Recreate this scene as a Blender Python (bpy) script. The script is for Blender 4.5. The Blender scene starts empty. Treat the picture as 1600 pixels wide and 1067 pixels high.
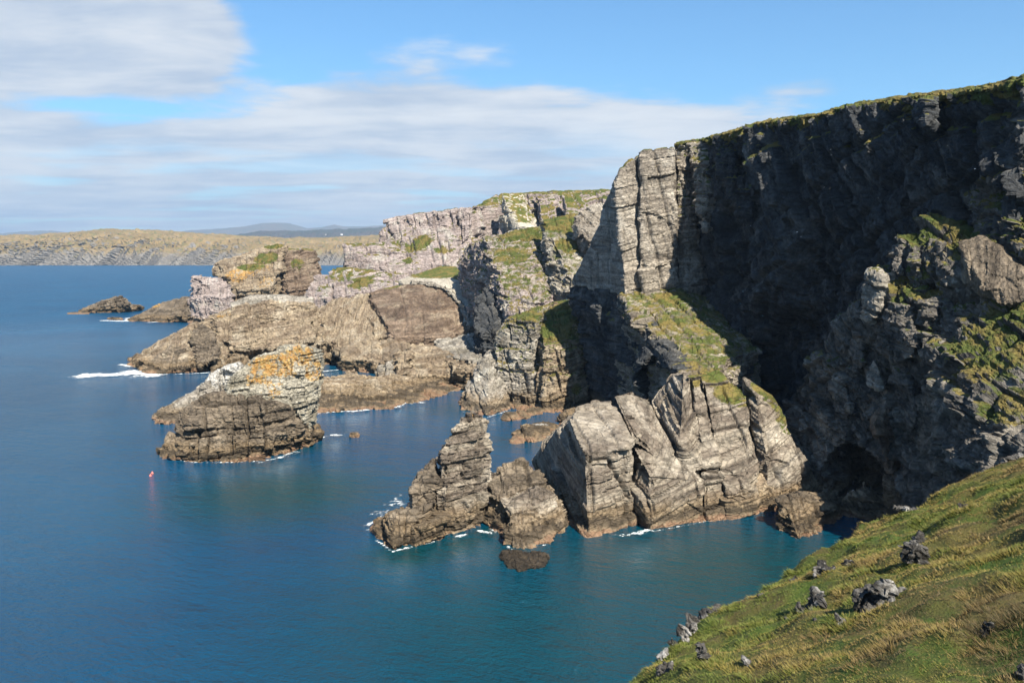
import bpy, bmesh, math
import numpy as np
from mathutils import Vector

scene = bpy.context.scene
C = scene.collection
R = math.radians

# ------------------------------------------------------------------ camera
FPX, CU, CV, VH, CAMZ = 1350.0, 800.0, 533.5, 397.0, 60.0
PITCH = math.atan((CV - VH) / FPX)
cam_d = bpy.data.cameras.new('camera')
cam = bpy.data.objects.new('camera', cam_d)
C.objects.link(cam)
cam.location = (0, 0, CAMZ)
cam.rotation_euler = (math.pi / 2 - PITCH, 0, 0)
cam_d.sensor_width = 36.0
cam_d.lens = 36.0 * FPX / 1600.0
cam_d.clip_start = 0.5
cam_d.clip_end = 120000
scene.camera = cam

# ------------------------------------------------------------------ sky, sun, exposure
SUN_AZ = R(27)      # measured from straight behind the camera towards the right
SUN_EL = R(45)
scene.view_settings.view_transform = 'Standard'
scene.view_settings.look = 'None'
scene.view_settings.gamma = 1.0
scene.view_settings.use_curve_mapping = False
scene.view_settings.exposure = 1.3
SUN_DIR = np.array([math.sin(SUN_AZ) * math.cos(SUN_EL), -math.cos(SUN_AZ) * math.cos(SUN_EL), math.sin(SUN_EL)])
sun_d = bpy.data.lights.new('sun', 'SUN')
sun_d.energy = 5.0
sun_d.angle = R(0.53)
sun_d.color = (1.0, 0.91, 0.77)
sun = bpy.data.objects.new('sun', sun_d)
C.objects.link(sun)
sun.rotation_euler = Vector(tuple(SUN_DIR)).to_track_quat('Z', 'Y').to_euler()
SKY_STRENGTH = 0.05

world = bpy.data.worlds.new('World')
scene.world = world
world.use_nodes = True


class NT:
    """small helper for writing node trees"""
    def __init__(self, tree):
        self.t = tree
        tree.nodes.clear()

    def n(self, typ, **kw):
        nd = self.t.nodes.new(typ)
        for k, v in kw.items():
            setattr(nd, k, v)
        return nd

    def link(self, a, b):
        self.t.links.new(a, b)

    def put(self, sock, v):
        if isinstance(v, bpy.types.NodeSocket):
            self.link(v, sock)
        elif v is not None:
            sock.default_value = v

    def math(self, op, a, b=None, c=None, clamp=False):
        nd = self.n('ShaderNodeMath', operation=op, use_clamp=clamp)
        self.put(nd.inputs[0], a)
        if b is not None:
            self.put(nd.inputs[1], b)
        if c is not None:
            self.put(nd.inputs[2], c)
        return nd.outputs[0]

    def vmath(self, op, a, b=None):
        nd = self.n('ShaderNodeVectorMath', operation=op)
        self.put(nd.inputs[0], a)
        if b is not None:
            self.put(nd.inputs[1], b)
        return nd.outputs[0]

    def noise(self, vec, scale, detail=4, rough=0.55, dist=0.0):
        nd = self.n('ShaderNodeTexNoise')
        self.put(nd.inputs['Vector'], vec)
        nd.inputs['Scale'].default_value = scale
        nd.inputs['Detail'].default_value = detail
        nd.inputs['Roughness'].default_value = rough
        nd.inputs['Distortion'].default_value = dist
        return nd.outputs['Fac']

    def ramp(self, fac, a, b, smooth=True):
        nd = self.n('ShaderNodeMapRange')
        nd.interpolation_type = 'SMOOTHSTEP' if smooth else 'LINEAR'
        self.put(nd.inputs[0], fac)
        nd.inputs[1].default_value = a
        nd.inputs[2].default_value = b
        nd.inputs[3].default_value = 0
        nd.inputs[4].default_value = 1
        return nd.outputs[0]

    def mix(self, fac, a, b, blend='MIX'):
        nd = self.n('ShaderNodeMix', data_type='RGBA', blend_type=blend)
        self.put(nd.inputs[0], fac)
        self.put(nd.inputs[6], a)
        self.put(nd.inputs[7], b)
        return nd.outputs[2]

    def xyz(self, x, y, z):
        nd = self.n('ShaderNodeCombineXYZ')
        for i, v in enumerate((x, y, z)):
            self.put(nd.inputs[i], v)
        return nd.outputs[0]


def build_world():
    w = NT(world.node_tree)
    out = w.n('ShaderNodeOutputWorld')
    bg = w.n('ShaderNodeBackground')
    bg.inputs['Strength'].default_value = SKY_STRENGTH
    sky = w.n('ShaderNodeTexSky', sky_type='NISHITA')
    sky.sun_disc = False
    sky.sun_elevation = SUN_EL
    sky.sun_rotation = math.pi - SUN_AZ
    sky.altitude = 50
    sky.air_density = 1.1
    sky.dust_density = 0.4
    sky.ozone_density = 2.0
    co = w.n('ShaderNodeTexCoord').outputs['Generated']
    sep = w.n('ShaderNodeSeparateXYZ')
    w.link(co, sep.inputs[0])
    x, y, z = sep.outputs
    zp = w.math('ADD', w.math('MAXIMUM', z, 0.0), 0.045)
    px, py = w.math('DIVIDE', x, zp), w.math('DIVIDE', y, zp)
    p = w.xyz(px, py, 0.0)
    big = w.noise(p, 0.55, 7, 0.52, 0.3)
    fine = w.noise(w.xyz(w.math('MULTIPLY', px, 0.8), w.math('MULTIPLY', py, 1.3), 3.0), 1.6, 8, 0.62, 0.4)
    az = w.math('ARCTAN2', x, y)
    puff = w.noise(w.xyz(w.math('MULTIPLY', az, 4.0), w.math('MULTIPLY', z, 9.0), 1.7), 1.0, 7, 0.55, 0.2)
    # cloud deck: dense towards the horizon, breaking up with height; its edge rises towards the west
    edge = w.math('MINIMUM', w.math('MAXIMUM', w.math('SUBTRACT', 0.205, w.math('MULTIPLY', az, 0.17)), 0.15), 0.255)
    deck = w.math('DIVIDE', w.math('SUBTRACT', edge, z), 0.13)
    deck = w.math('MINIMUM', w.math('MAXIMUM', deck, -1.0), 0.55)
    def blob(a0, e0, sa, se, k):
        da = w.math('DIVIDE', w.math('SUBTRACT', az, a0), sa)
        de = w.math('DIVIDE', w.math('SUBTRACT', z, e0), se)
        d2 = w.math('ADD', w.math('MULTIPLY', da, da), w.math('MULTIPLY', de, de))
        return w.math('MULTIPLY', w.math('POWER', 2.718, w.math('MULTIPLY', d2, -1.0)), k)
    bank = w.math('ADD', blob(-0.50, 0.235, 0.20, 0.048, 1.15), blob(-0.66, 0.29, 0.14, 0.04, 0.3))
    gap = w.math('ADD', blob(-0.19, 0.275, 0.09, 0.045, -0.8), w.math('ADD', blob(-0.42, 0.150, 0.16, 0.020, -0.55), blob(-0.27, 0.195, 0.07, 0.045, -0.6)))
    wisp = w.math('ADD', blob(0.34, 0.178, 0.08, 0.02, 0.45), blob(-0.12, 0.285, 0.06, 0.014, 0.35))
    cov = w.math('ADD', w.math('ADD', deck, bank), w.math('ADD', gap, wisp))
    tot = w.math('ADD', cov, w.math('ADD', w.math('ADD', w.math('MULTIPLY', w.math('SUBTRACT', big, 0.5), 0.8), w.math('MULTIPLY', w.math('SUBTRACT', puff, 0.5), 1.3)),
                                    w.math('MULTIPLY', w.math('SUBTRACT', fine, 0.5), 0.7)))
    mask = w.math('MULTIPLY', w.ramp(tot, -0.04, 0.26), 0.95)
    shade = w.ramp(w.math('ADD', w.math('ADD', w.math('MULTIPLY', fine, 0.4), w.math('MULTIPLY', puff, 0.5)), w.math('MULTIPLY', big, 0.3)), 0.46, 0.72)
    k = 1.0 / SKY_STRENGTH
    thick = w.mix(shade, (0.205 * k, 0.242 * k, 0.298 * k, 1), (0.355 * k, 0.362 * k, 0.368 * k, 1))
    # thin streaks of clear air low over the coast
    streak = w.math('MULTIPLY', w.ramp(w.noise(w.xyz(px, w.math('MULTIPLY', py, 1.4), 9.0), 0.8, 4, 0.5), 0.52, 0.68),
                    w.ramp(z, 0.17, 0.05))
    mask = w.math('MULTIPLY', mask, w.math('SUBTRACT', 1.0, w.math('MULTIPLY', streak, 0.55)))
    skyc = w.mix(1.0, sky.outputs[0], (0.70, 1.10, 1.36, 1), 'MULTIPLY')
    col = w.mix(mask, skyc, thick)
    w.link(col, bg.inputs['Color'])
    w.link(bg.outputs[0], out.inputs['Surface'])


build_world()

# ------------------------------------------------------------------ projection helpers (photo pixel -> place in the world)
ST, CT = math.sin(PITCH), math.cos(PITCH)


def ray(u, v):
    x, yv = (u - CU) / FPX, (CV - v) / FPX
    return np.array([x, CT + yv * ST, -ST + yv * CT])


def P(u, v, Y):
    d = ray(u, v)
    return d * (Y / d[1]) + np.array([0, 0, CAMZ])


def W(u, v):
    d = ray(u, v)
    return d * (-CAMZ / d[2]) + np.array([0, 0, CAMZ])


# ------------------------------------------------------------------ numpy noise
def _h(ix, iy, iz, seed):
    with np.errstate(over='ignore'):
        n = (ix.astype(np.int64) * 374761393 + iy.astype(np.int64) * 668265263 + iz.astype(np.int64) * 2147483647 + seed * 974711) & 0xFFFFFFFF
        n = n.astype(np.uint32)
        n ^= n >> np.uint32(15)
        n *= np.uint32(2246822519)
        n ^= n >> np.uint32(13)
        n *= np.uint32(3266489917)
        n ^= n >> np.uint32(16)
    return n.astype(np.float32) * np.float32(1 / 4294967295.0)


def vnoise(p, seed=0):
    f = np.floor(p)
    i = f.astype(np.int64)
    t = (p - f).astype(np.float32)
    t = t * t * t * (t * (t * 6 - 15) + 10)
    x0, y0, z0 = i[:, 0], i[:, 1], i[:, 2]
    x1, y1, z1 = x0 + 1, y0 + 1, z0 + 1
    tx, ty, tz = t[:, 0], t[:, 1], t[:, 2]
    def l(a, b, k):
        return a + (b - a) * k
    a = l(l(_h(x0, y0, z0, seed), _h(x1, y0, z0, seed), tx), l(_h(x0, y1, z0, seed), _h(x1, y1, z0, seed), tx), ty)
    b = l(l(_h(x0, y0, z1, seed), _h(x1, y0, z1, seed), tx), l(_h(x0, y1, z1, seed), _h(x1, y1, z1, seed), tx), ty)
    return l(a, b, tz) * 2 - 1


def fbm(p, seed=0, oct=4, gain=0.5):
    s = np.zeros(len(p), np.float32)
    a, tot = 1.0, 0.0
    for o in range(oct):
        s += a * vnoise(p * (2.03 ** o) + o * 17.3, seed + o * 7)
        tot += a
        a *= gain
    return s / tot


def sstep(x, a, b):
    t = np.clip((x - a) / (b - a), 0, 1)
    return t * t * (3 - 2 * t)


# ------------------------------------------------------------------ mesh helpers
def new_obj(name, me, parent=None, mat=None):
    o = bpy.data.objects.new(name, me)
    C.objects.link(o)
    if parent is not None:
        o.parent = parent
    if mat is not None and me is not None:
        me.materials.append(mat)
    return o


def tag(o, label=None, cat=None, group=None, kind=None):
    for k, v in (('label', label), ('category', cat), ('group', group), ('kind', kind)):
        if v:
            o[k] = v
    return o


def empty(name, loc, label=None, cat=None, group=None, kind=None):
    o = bpy.data.objects.new(name, None)
    C.objects.link(o)
    o.empty_display_size = 1.0
    o.location = tuple(float(a) for a in loc)
    return tag(o, label, cat, group, kind)


def grid_mesh(name, V, nx, ny):
    """V: (ny*nx,3), rows of nx"""
    idx = np.arange(nx * ny).reshape(ny, nx)
    q = np.stack([idx[:-1, :-1], idx[:-1, 1:], idx[1:, 1:], idx[1:, :-1]], -1).reshape(-1, 4)
    return mesh_np(name, V, q)


def mesh_np(name, V, F, smooth=True):
    me = bpy.data.meshes.new(name)
    V = np.ascontiguousarray(V, np.float32)
    F = np.ascontiguousarray(F, np.int32)
    k = F.shape[1]
    me.vertices.add(len(V))
    me.vertices.foreach_set('co', V.ravel())
    me.loops.add(F.size)
    me.loops.foreach_set('vertex_index', F.ravel())
    me.polygons.add(len(F))
    me.polygons.foreach_set('loop_start', np.arange(0, F.size, k, dtype=np.int32))
    me.polygons.foreach_set('use_smooth', np.full(len(F), smooth, dtype=bool))
    me.update(calc_edges=True)
    return me


def get_co(me):
    a = np.empty(len(me.vertices) * 3, np.float32)
    me.vertices.foreach_get('co', a)
    return a.reshape(-1, 3)


def get_no(me):
    a = np.empty(len(me.vertices) * 3, np.float32)
    me.vertex_normals.foreach_get('vector', a)
    return a.reshape(-1, 3)


def set_co(me, V):
    me.vertices.foreach_set('co', np.ascontiguousarray(V, np.float32).ravel())
    me.update()


def attr(me, name, data, typ='FLOAT'):
    a = me.attributes.new(name, typ, 'POINT')
    if typ == 'FLOAT':
        a.data.foreach_set('value', np.ascontiguousarray(data, np.float32))
    else:
        a.data.foreach_set('vector', np.ascontiguousarray(data, np.float32).ravel())


# ------------------------------------------------------------------ materials
def bsdf_mat(name):
    m = bpy.data.materials.new(name)
    m.use_nodes = True
    n = NT(m.node_tree)
    out = n.n('ShaderNodeOutputMaterial')
    b = n.n('ShaderNodeBsdfPrincipled')
    n.link(b.outputs[0], out.inputs['Surface'])
    b.inputs['Roughness'].default_value = 0.85
    b.inputs['Specular IOR Level'].default_value = 0.25
    return m, n, b


def c4(c):
    return (c[0], c[1], c[2], 1.0)


GRASS_A, GRASS_B, GRASS_C = (0.062, 0.080, 0.016), (0.145, 0.115, 0.034), (0.085, 0.06, 0.026)


def rock_mat(name, dark, mid, light, tide=True, bump=0.35, strata=1.0, px=0.3, alb=0.78, sc=1.0):
    dark, mid, light = ([x * alb for x in c] for c in (dark, mid, light))
    m, n, b = bsdf_mat(name)
    at = n.n('ShaderNodeAttribute', attribute_name='q')
    q = at.outputs['Vector']
    geo = n.n('ShaderNodeNewGeometry')
    pos = geo.outputs['Position']
    wpos = pos
    if sc != 1.0:
        pos, q = n.vmath('MULTIPLY', pos, (sc, sc, sc)), n.vmath('MULTIPLY', q, (sc, sc, sc))
    qs = n.vmath('MULTIPLY', q, (0.05, 0.05, 0.55))
    n1 = n.noise(qs, 1.0, 5, 0.6)
    n2 = n.noise(n.vmath('MULTIPLY', q, (0.04, 0.04, 0.95)), 1.0, 7, 0.66)
    n3 = n.noise(pos, 0.10, 6, 0.6)
    n4 = n.noise(pos, 1.1, 5, 0.65)
    n5 = n.noise(n.vmath('MULTIPLY', pos, (1.0, 1.0, 0.16)), 0.55, 5, 0.6)   # vertical run-off streaks
    base = n.mix(n.ramp(n1, 0.42, 0.58), c4(dark), c4(mid))
    base = n.mix(n.ramp(n3, 0.50, 0.70), base, c4(light))
    base = n.mix(n.math('MULTIPLY', n.ramp(n5, 0.52, 0.72), 0.45), base, c4([x * 0.55 for x in dark]))
    k = n.math('ADD', n.math('MULTIPLY', n.math('SUBTRACT', n2, 0.5), 2.2 * strata), n.math('MULTIPLY', n.math('SUBTRACT', n4, 0.5), 2.0))
    k = n.math('MAXIMUM', n.math('ADD', k, 1.05), 0.3)
    base = n.mix(1.0, base, n.xyz(k, k, k), 'MULTIPLY')
    sep = n.n('ShaderNodeSeparateXYZ')
    n.link(wpos, sep.inputs[0])
    if tide:
        z = n.math('ADD', sep.outputs[2], n.math('MULTIPLY', n.math('SUBTRACT', n3, 0.5), 7.0))
        z = n.math('ADD', z, n.math('MULTIPLY', n.math('SUBTRACT', n4, 0.5), 2.2))
        tan = n.mix(n.ramp(n4, 0.35, 0.65), (0.115, 0.08, 0.045, 1), (0.215, 0.16, 0.095, 1))
        base = n.mix(n.math('MULTIPLY', n.ramp(z, 7.0, 3.5), 0.75), base, tan)
        band = n.math('MULTIPLY', n.ramp(z, 3.6, 2.6), n.ramp(z, 1.0, 1.8))
        base = n.mix(n.math('MULTIPLY', band, 0.75), base, (0.035, 0.028, 0.02, 1))
        base = n.mix(n.math('MULTIPLY', n.ramp(z, 1.2, 0.4), 0.65), base, (0.20, 0.115, 0.072, 1))
    # white droppings, orange lichen, turf
    la = n.n('ShaderNodeAttribute', attribute_name='lichen').outputs['Fac']
    ga = n.n('ShaderNodeAttribute', attribute_name='grass').outputs['Fac']
    wa = n.n('ShaderNodeAttribute', attribute_name='white').outputs['Fac']
    lf = n.ramp(n.math('ADD', la, n.math('MULTIPLY', n.math('SUBTRACT', n.noise(pos, 0.35, 8, 0.75), 0.5), 3.4)), 0.62, 0.85)
    wf = n.ramp(n.math('ADD', wa, n.math('MULTIPLY', n.math('SUBTRACT', n.noise(n.vmath('MULTIPLY', pos, (1.0, 1.0, 0.35)), 0.6, 6, 0.75), 0.5), 2.6)), 0.55, 0.95)
    base = n.mix(n.math('MULTIPLY', wf, 0.8), base, (0.46, 0.45, 0.42, 1))
    base = n.mix(n.math('MULTIPLY', lf, 0.8), base, n.mix(n.ramp(n4, 0.4, 0.65), (0.34, 0.165, 0.03, 1), (0.40, 0.285, 0.095, 1)))
    gf = n.ramp(n.math('ADD', ga, n.math('MULTIPLY', n.math('SUBTRACT', n.noise(pos, 0.35, 6, 0.7), 0.5), 1.1)), 0.42, 0.58)
    gn = n.noise(pos, 0.16, 5, 0.65)
    gc = n.mix(n.ramp(gn, 0.42, 0.60), c4(GRASS_A), c4(GRASS_B))
    gc = n.mix(n.math('MULTIPLY', n.ramp(n4, 0.52, 0.7), 0.7), gc, c4(GRASS_C))
    base = n.mix(gf, base, gc)
    n.link(base, b.inputs['Base Color'])
    vo = n.n('ShaderNodeTexVoronoi', feature='DISTANCE_TO_EDGE')
    n.link(n.vmath('ADD', n.vmath('MULTIPLY', q, (0.42, 0.42, 0.75)), n.xyz(n4, n3, n4)), vo.inputs['Vector'])
    vo.inputs['Scale'].default_value = 1.0
    joints = n.math('MULTIPLY', n.ramp(vo.outputs['Distance'], 0.0, 0.07), 0.55)
    hgt = n.math('ADD', n.math('ADD', joints, n.math('MULTIPLY', n2, 0.3)), n.math('ADD', n.math('MULTIPLY', n4, 0.9), n.math('MULTIPLY', n.noise(pos, 3.0, 4, 0.7), 0.4)))
    bp = n.n('ShaderNodeBump')
    bp.inputs['Strength'].default_value = 0.9
    bp.inputs['Distance'].default_value = bump * 2.0
    n.link(hgt, bp.inputs['Height'])
    n.link(bp.outputs[0], b.inputs['Normal'])
    return m


M_STACK = rock_mat('rock_stack', (0.14, 0.115, 0.09), (0.27, 0.235, 0.185), (0.37, 0.33, 0.27), bump=0.22, strata=1.15)
M_PALE = rock_mat('rock_pale', (0.24, 0.22, 0.17), (0.37, 0.345, 0.28), (0.43, 0.41, 0.345))
M_DARKB = rock_mat('rock_brown', (0.10, 0.08, 0.058), (0.18, 0.145, 0.105), (0.25, 0.205, 0.15))
M_SHADE_ROCK = rock_mat('rock_shade_toned', (0.034, 0.038, 0.042), (0.070, 0.073, 0.075), (0.15, 0.145, 0.135), strata=0.8)  # rock darkened so that its colour carries the bay's shade
M_COLUMN = rock_mat('rock_column', (0.20, 0.175, 0.145), (0.32, 0.285, 0.235), (0.40, 0.37, 0.32))
M_MAUVE = rock_mat('rock_mauve', (0.26, 0.215, 0.20), (0.36, 0.305, 0.285), (0.42, 0.39, 0.345), strata=0.8)
M_RIDGE = rock_mat('rock_ridge', (0.085, 0.08, 0.072), (0.165, 0.15, 0.13), (0.27, 0.245, 0.205), strata=0.9)
M_WEED = rock_mat('rock_weedy', (0.022, 0.018, 0.013), (0.05, 0.038, 0.025), (0.12, 0.09, 0.06), tide=False)
M_BUFF = rock_mat('rock_buff', (0.19, 0.145, 0.10), (0.30, 0.24, 0.165), (0.40, 0.345, 0.26), strata=0.7)
M_GREY = rock_mat('rock_grey', (0.22, 0.20, 0.165), (0.33, 0.30, 0.255), (0.42, 0.40, 0.345))
M_CHALK = rock_mat('rock_whitish', (0.33, 0.30, 0.245), (0.43, 0.40, 0.335), (0.50, 0.47, 0.40), strata=0.4, bump=0.15)
M_UMBER = rock_mat('rock_umber', (0.12, 0.085, 0.06), (0.195, 0.145, 0.105), (0.29, 0.235, 0.17), strata=1.0, bump=0.3)


# ------------------------------------------------------------------ rock builder
def ridge(pts):
    return [(u, v, Y if Y == 'w' else Y + min(max((u - 1430) / 170.0, 0), 1.6) * 21) for u, v, Y in pts]


def block(pts, back=(5, 12, 0), depth=-6.0, skirt=True, free=False):
    """A convex block of rock from the corners of its exposed side. Every point is (u, v, distance) or (u, v, 'w') on the
    waterline; the hidden side lies `back[1]` metres further on (free: the exposed side carried inland by `back`)."""
    out = []
    for p in pts:
        q = W(p[0], p[1]) if p[2] == 'w' else P(*p)
        if free:
            bk = np.array(back, float)
        else:
            d = ray(p[0], p[1])
            bk = np.array([d[0] / d[1] * back[1], back[1], min(0.0, d[2] / d[1]) * back[1] + min(0, back[2])])
        if p[2] == 'w':
            f, r = q.copy(), q + bk * np.array([1, 1, 0])
            f[2] = 0.3
            out.append(f)
            for c, z in ((q, depth), (r, depth), (r, 1.0)):
                a = c.copy(); a[2] = z
                out.append(a)
        else:
            r = q + bk
            out += [q, r]
            if skirt == 'all':
                for c in (q, r):
                    a = c.copy(); a[2] = depth
                    out.append(a)
    return np.array(out)


def hulls_to_mesh(blocks, voxel):
    bm = bmesh.new()
    for pts in blocks:
        vs = [bm.verts.new(tuple(map(float, p))) for p in pts]
        r = bmesh.ops.convex_hull(bm, input=vs, use_existing_faces=False)
        junk = list({g for g in r['geom_interior'] + r['geom_unused'] if isinstance(g, bmesh.types.BMVert) and g.is_valid and not g.link_faces})
        bmesh.ops.delete(bm, geom=junk, context='VERTS')
    bmesh.ops.recalc_face_normals(bm, faces=bm.faces)
    me = bpy.data.meshes.new('tmp')
    bm.to_mesh(me)
    bm.free()
    o = bpy.data.objects.new('tmp', me)
    C.objects.link(o)
    md = o.modifiers.new('r', 'REMESH')
    md.mode = 'VOXEL'
    md.voxel_size = voxel
    dg = bpy.context.evaluated_depsgraph_get()
    dg.update()
    me2 = bpy.data.meshes.new_from_object(o.evaluated_get(dg), depsgraph=dg)
    bpy.data.objects.remove(o)
    bpy.data.meshes.remove(me)
    return me2


def unit(v):
    v = np.array(v, float)
    return v / np.linalg.norm(v)


def frame(bed, yaw):
    b = unit(bed)
    a = np.array([math.cos(yaw), math.sin(yaw), 0.0])
    a = unit(a - b * a.dot(b))
    c = np.cross(b, a)
    return np.stack([a, c, b], 1)      # columns


SMOOTH = False
DEFLEV = ((9.0, 10.0, 12.0, 1.5), (3.2, 5.0, 6.0, 0.9), (1.1, 2.4, 2.8, 0.35))


def rock(name, blocks, parent, mat, voxel=0.32, bed=(-0.10, -0.18, 0.97), yaw=0.15, lev=DEFLEV, amp=1.0, warp=2.5, rough=0.35,
         seed=1, grass=0.0, gspots=(), lspots=(), wspots=(), caves=(), gz=9.0, gthr=0.62, crack=0.9, fold=0.0, lw=0.25, bw=0.75, tilt=1.0, joint=(9.0, 1.6), flatten=0.55, zmin=-1.2, cull=True, bury=True):
    me = hulls_to_mesh(blocks, voxel)
    V = get_co(me).astype(np.float64)
    N = get_no(me).astype(np.float64)
    for (c, rad, push) in caves:
        d = np.linalg.norm((V - np.array(c)) / np.array(rad), axis=1) + 0.45 * fbm(V * 0.22, seed + 77, 3)
        V = V + np.array(push)[None] * sstep(d, 1.0, 0.45)[:, None]
    Fm = frame(bed, yaw)
    wv = np.stack([fbm(V * 0.035 + 5, seed, 3), fbm(V * 0.035 + 31, seed + 1, 3), fbm(V * 0.03 + 57, seed + 2, 3)], 1)
    q = V @ Fm + wv * warp * np.array([1.0, 1.0, 1.0 + fold])
    s = q[:, 2]
    disp = np.zeros(len(V))
    for li, (ss, sa, sc, am) in enumerate(lev):
        s2 = s + ss * 0.7 * vnoise(np.stack([s / (ss * 2.1), s * 0, s * 0 + li], 1), seed + 11)
        i = np.floor(s2 / ss)
        z0 = np.zeros_like(i)
        wa = sa * (0.6 + 0.9 * _h(i, z0, z0 + li, seed + 3))
        wc = sc * (0.6 + 0.9 * _h(i, z0 + 1, z0 + li, seed + 4))
        fa = q[:, 0] / wa + 7 * _h(i, z0 + 2, z0, seed + 5)
        fc = q[:, 1] / wc + 7 * _h(i, z0 + 3, z0, seed + 6)
        j, k = np.floor(fa), np.floor(fc)
        h = _h(i, j, k, seed + 20 + li) * 2 - 1
        hl = _h(i, z0, z0, seed + 40 + li) * 2 - 1
        t1 = (_h(i, j, k, seed + 120 + li) - 0.5) * (fa - j - 0.5)
        t2 = (_h(i, j, k, seed + 130 + li) - 0.5) * (fc - k - 0.5)
        t3 = (_h(i, j, k, seed + 140 + li) - 0.5) * (s2 / ss - i - 0.5)
        disp += am * (bw * h + lw * hl + tilt * 2.6 * (t1 + t2 + t3))
        if crack > 0 and li < 2:
            ed = np.minimum(fa - j, 1 - (fa - j)) * wa
            on = _h(i, j, z0 + 9, seed + 60 + li) > 0.45
            disp -= crack * am * 0.9 * np.exp(-(ed / (voxel * 1.2)) ** 2) * on
            es = np.minimum(s2 / ss - i, 1 - (s2 / ss - i)) * ss
            disp -= crack * am * 0.6 * np.exp(-(es / (voxel * 1.0)) ** 2) * (_h(i, z0, z0 + 5, seed + 70 + li) > 0.6)
    vert = 1.0 - flatten * sstep(N[:, 2], 0.25, 0.9)
    disp = disp * amp * vert
    if joint:
        per, dep = joint
        jw = max(0.3, voxel * 1.15)
        for ax, (pf, sd_) in enumerate(((1.0, 150), (1.35, 160))):
            f = (q[:, ax] + 0.5 * fbm(V * 0.15, seed + sd_ + 1, 3)) / (per * pf)
            for off in (-1, 0, 1):
                j = np.floor(f) + off
                c = j + 0.15 + 0.7 * _h(j, j * 0, j * 0, seed + sd_)
                on = sstep(vnoise(np.stack([j * 3.7, V[:, 2] * 0.09, V[:, 2] * 0 + ax], 1), seed + sd_ + 2), -0.25, 0.15)
                dj = np.abs(f - c) * per * pf
                disp -= dep * on * np.exp(-(dj / jw) ** 2) * (1 - 0.5 * np.clip(N[:, 2], 0, 1))
    rg = 1 - 2 * np.abs(fbm(q * np.array([0.45, 0.45, 0.8]), seed + 90, 4, 0.62))
    disp += rough * (0.35 * fbm(V * 0.16, seed + 80, 3) + 0.9 * rg) * 1.3 * vert
    V = V + N * disp[:, None]
    set_co(me, V)
    N = get_no(me)
    # turf on what lies flat enough, and where it is known to grow
    g = np.zeros(len(V))
    if grass > 0:
        up = N[:, 2] + 0.25 * fbm(V * 0.12, seed + 100, 3)
        g = grass * sstep(up, gthr - 0.12, gthr + 0.12) * sstep(V[:, 2], gz, gz + 4)
    for (c, rad, k) in gspots:
        d = np.linalg.norm((V - np.array(c)) / np.array(rad), axis=1)
        g = np.maximum(g, k * sstep(d, 1.25, 0.55) * (sstep(N[:, 2], -0.1, 0.35) if k <= 1 else 0.6))
    l = np.zeros(len(V)); w = np.zeros(len(V))
    for (c, rad, k) in lspots:
        l = np.maximum(l, k * sstep(np.linalg.norm((V - np.array(c)) / np.array(rad), axis=1), 1.2, 0.5))
    for (c, rad, k) in wspots:
        w = np.maximum(w, k * sstep(np.linalg.norm((V - np.array(c)) / np.array(rad), axis=1), 1.2, 0.5))
    # keep what can be seen or can cast a shadow: drop the faces under the sea, inside the land and on the shaded far side
    nf = len(me.polygons)
    loops = np.empty(len(me.loops), np.int32)
    me.loops.foreach_get('vertex_index', loops)
    F = loops.reshape(nf, 4)
    if cull:
        fn = np.empty(nf * 3, np.float32)
        me.polygons.foreach_get('normal', fn)
        fn = fn.reshape(-1, 3)
        fc_ = V[F].mean(1)
        d = fc_ - np.array([0, 0, CAMZ])
        d /= np.linalg.norm(d, axis=1)[:, None]
        F = F[(fc_[:, 2] > zmin) & ~(((fn * d).sum(1) > 0.25) & (fn @ SUN_DIR < 0))]
    bpy.data.meshes.remove(me)
    o = new_obj(name, bpy.data.meshes.new(name), parent, None)
    PENDING.append(dict(o=o, V=V.astype(np.float32), F=F, q=q, g=g, l=l, w=w, mat=mat, cull=cull and bury,
                        loc=np.array(parent.location) if parent is not None else np.zeros(3)))
    return o


PENDING = []


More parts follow.
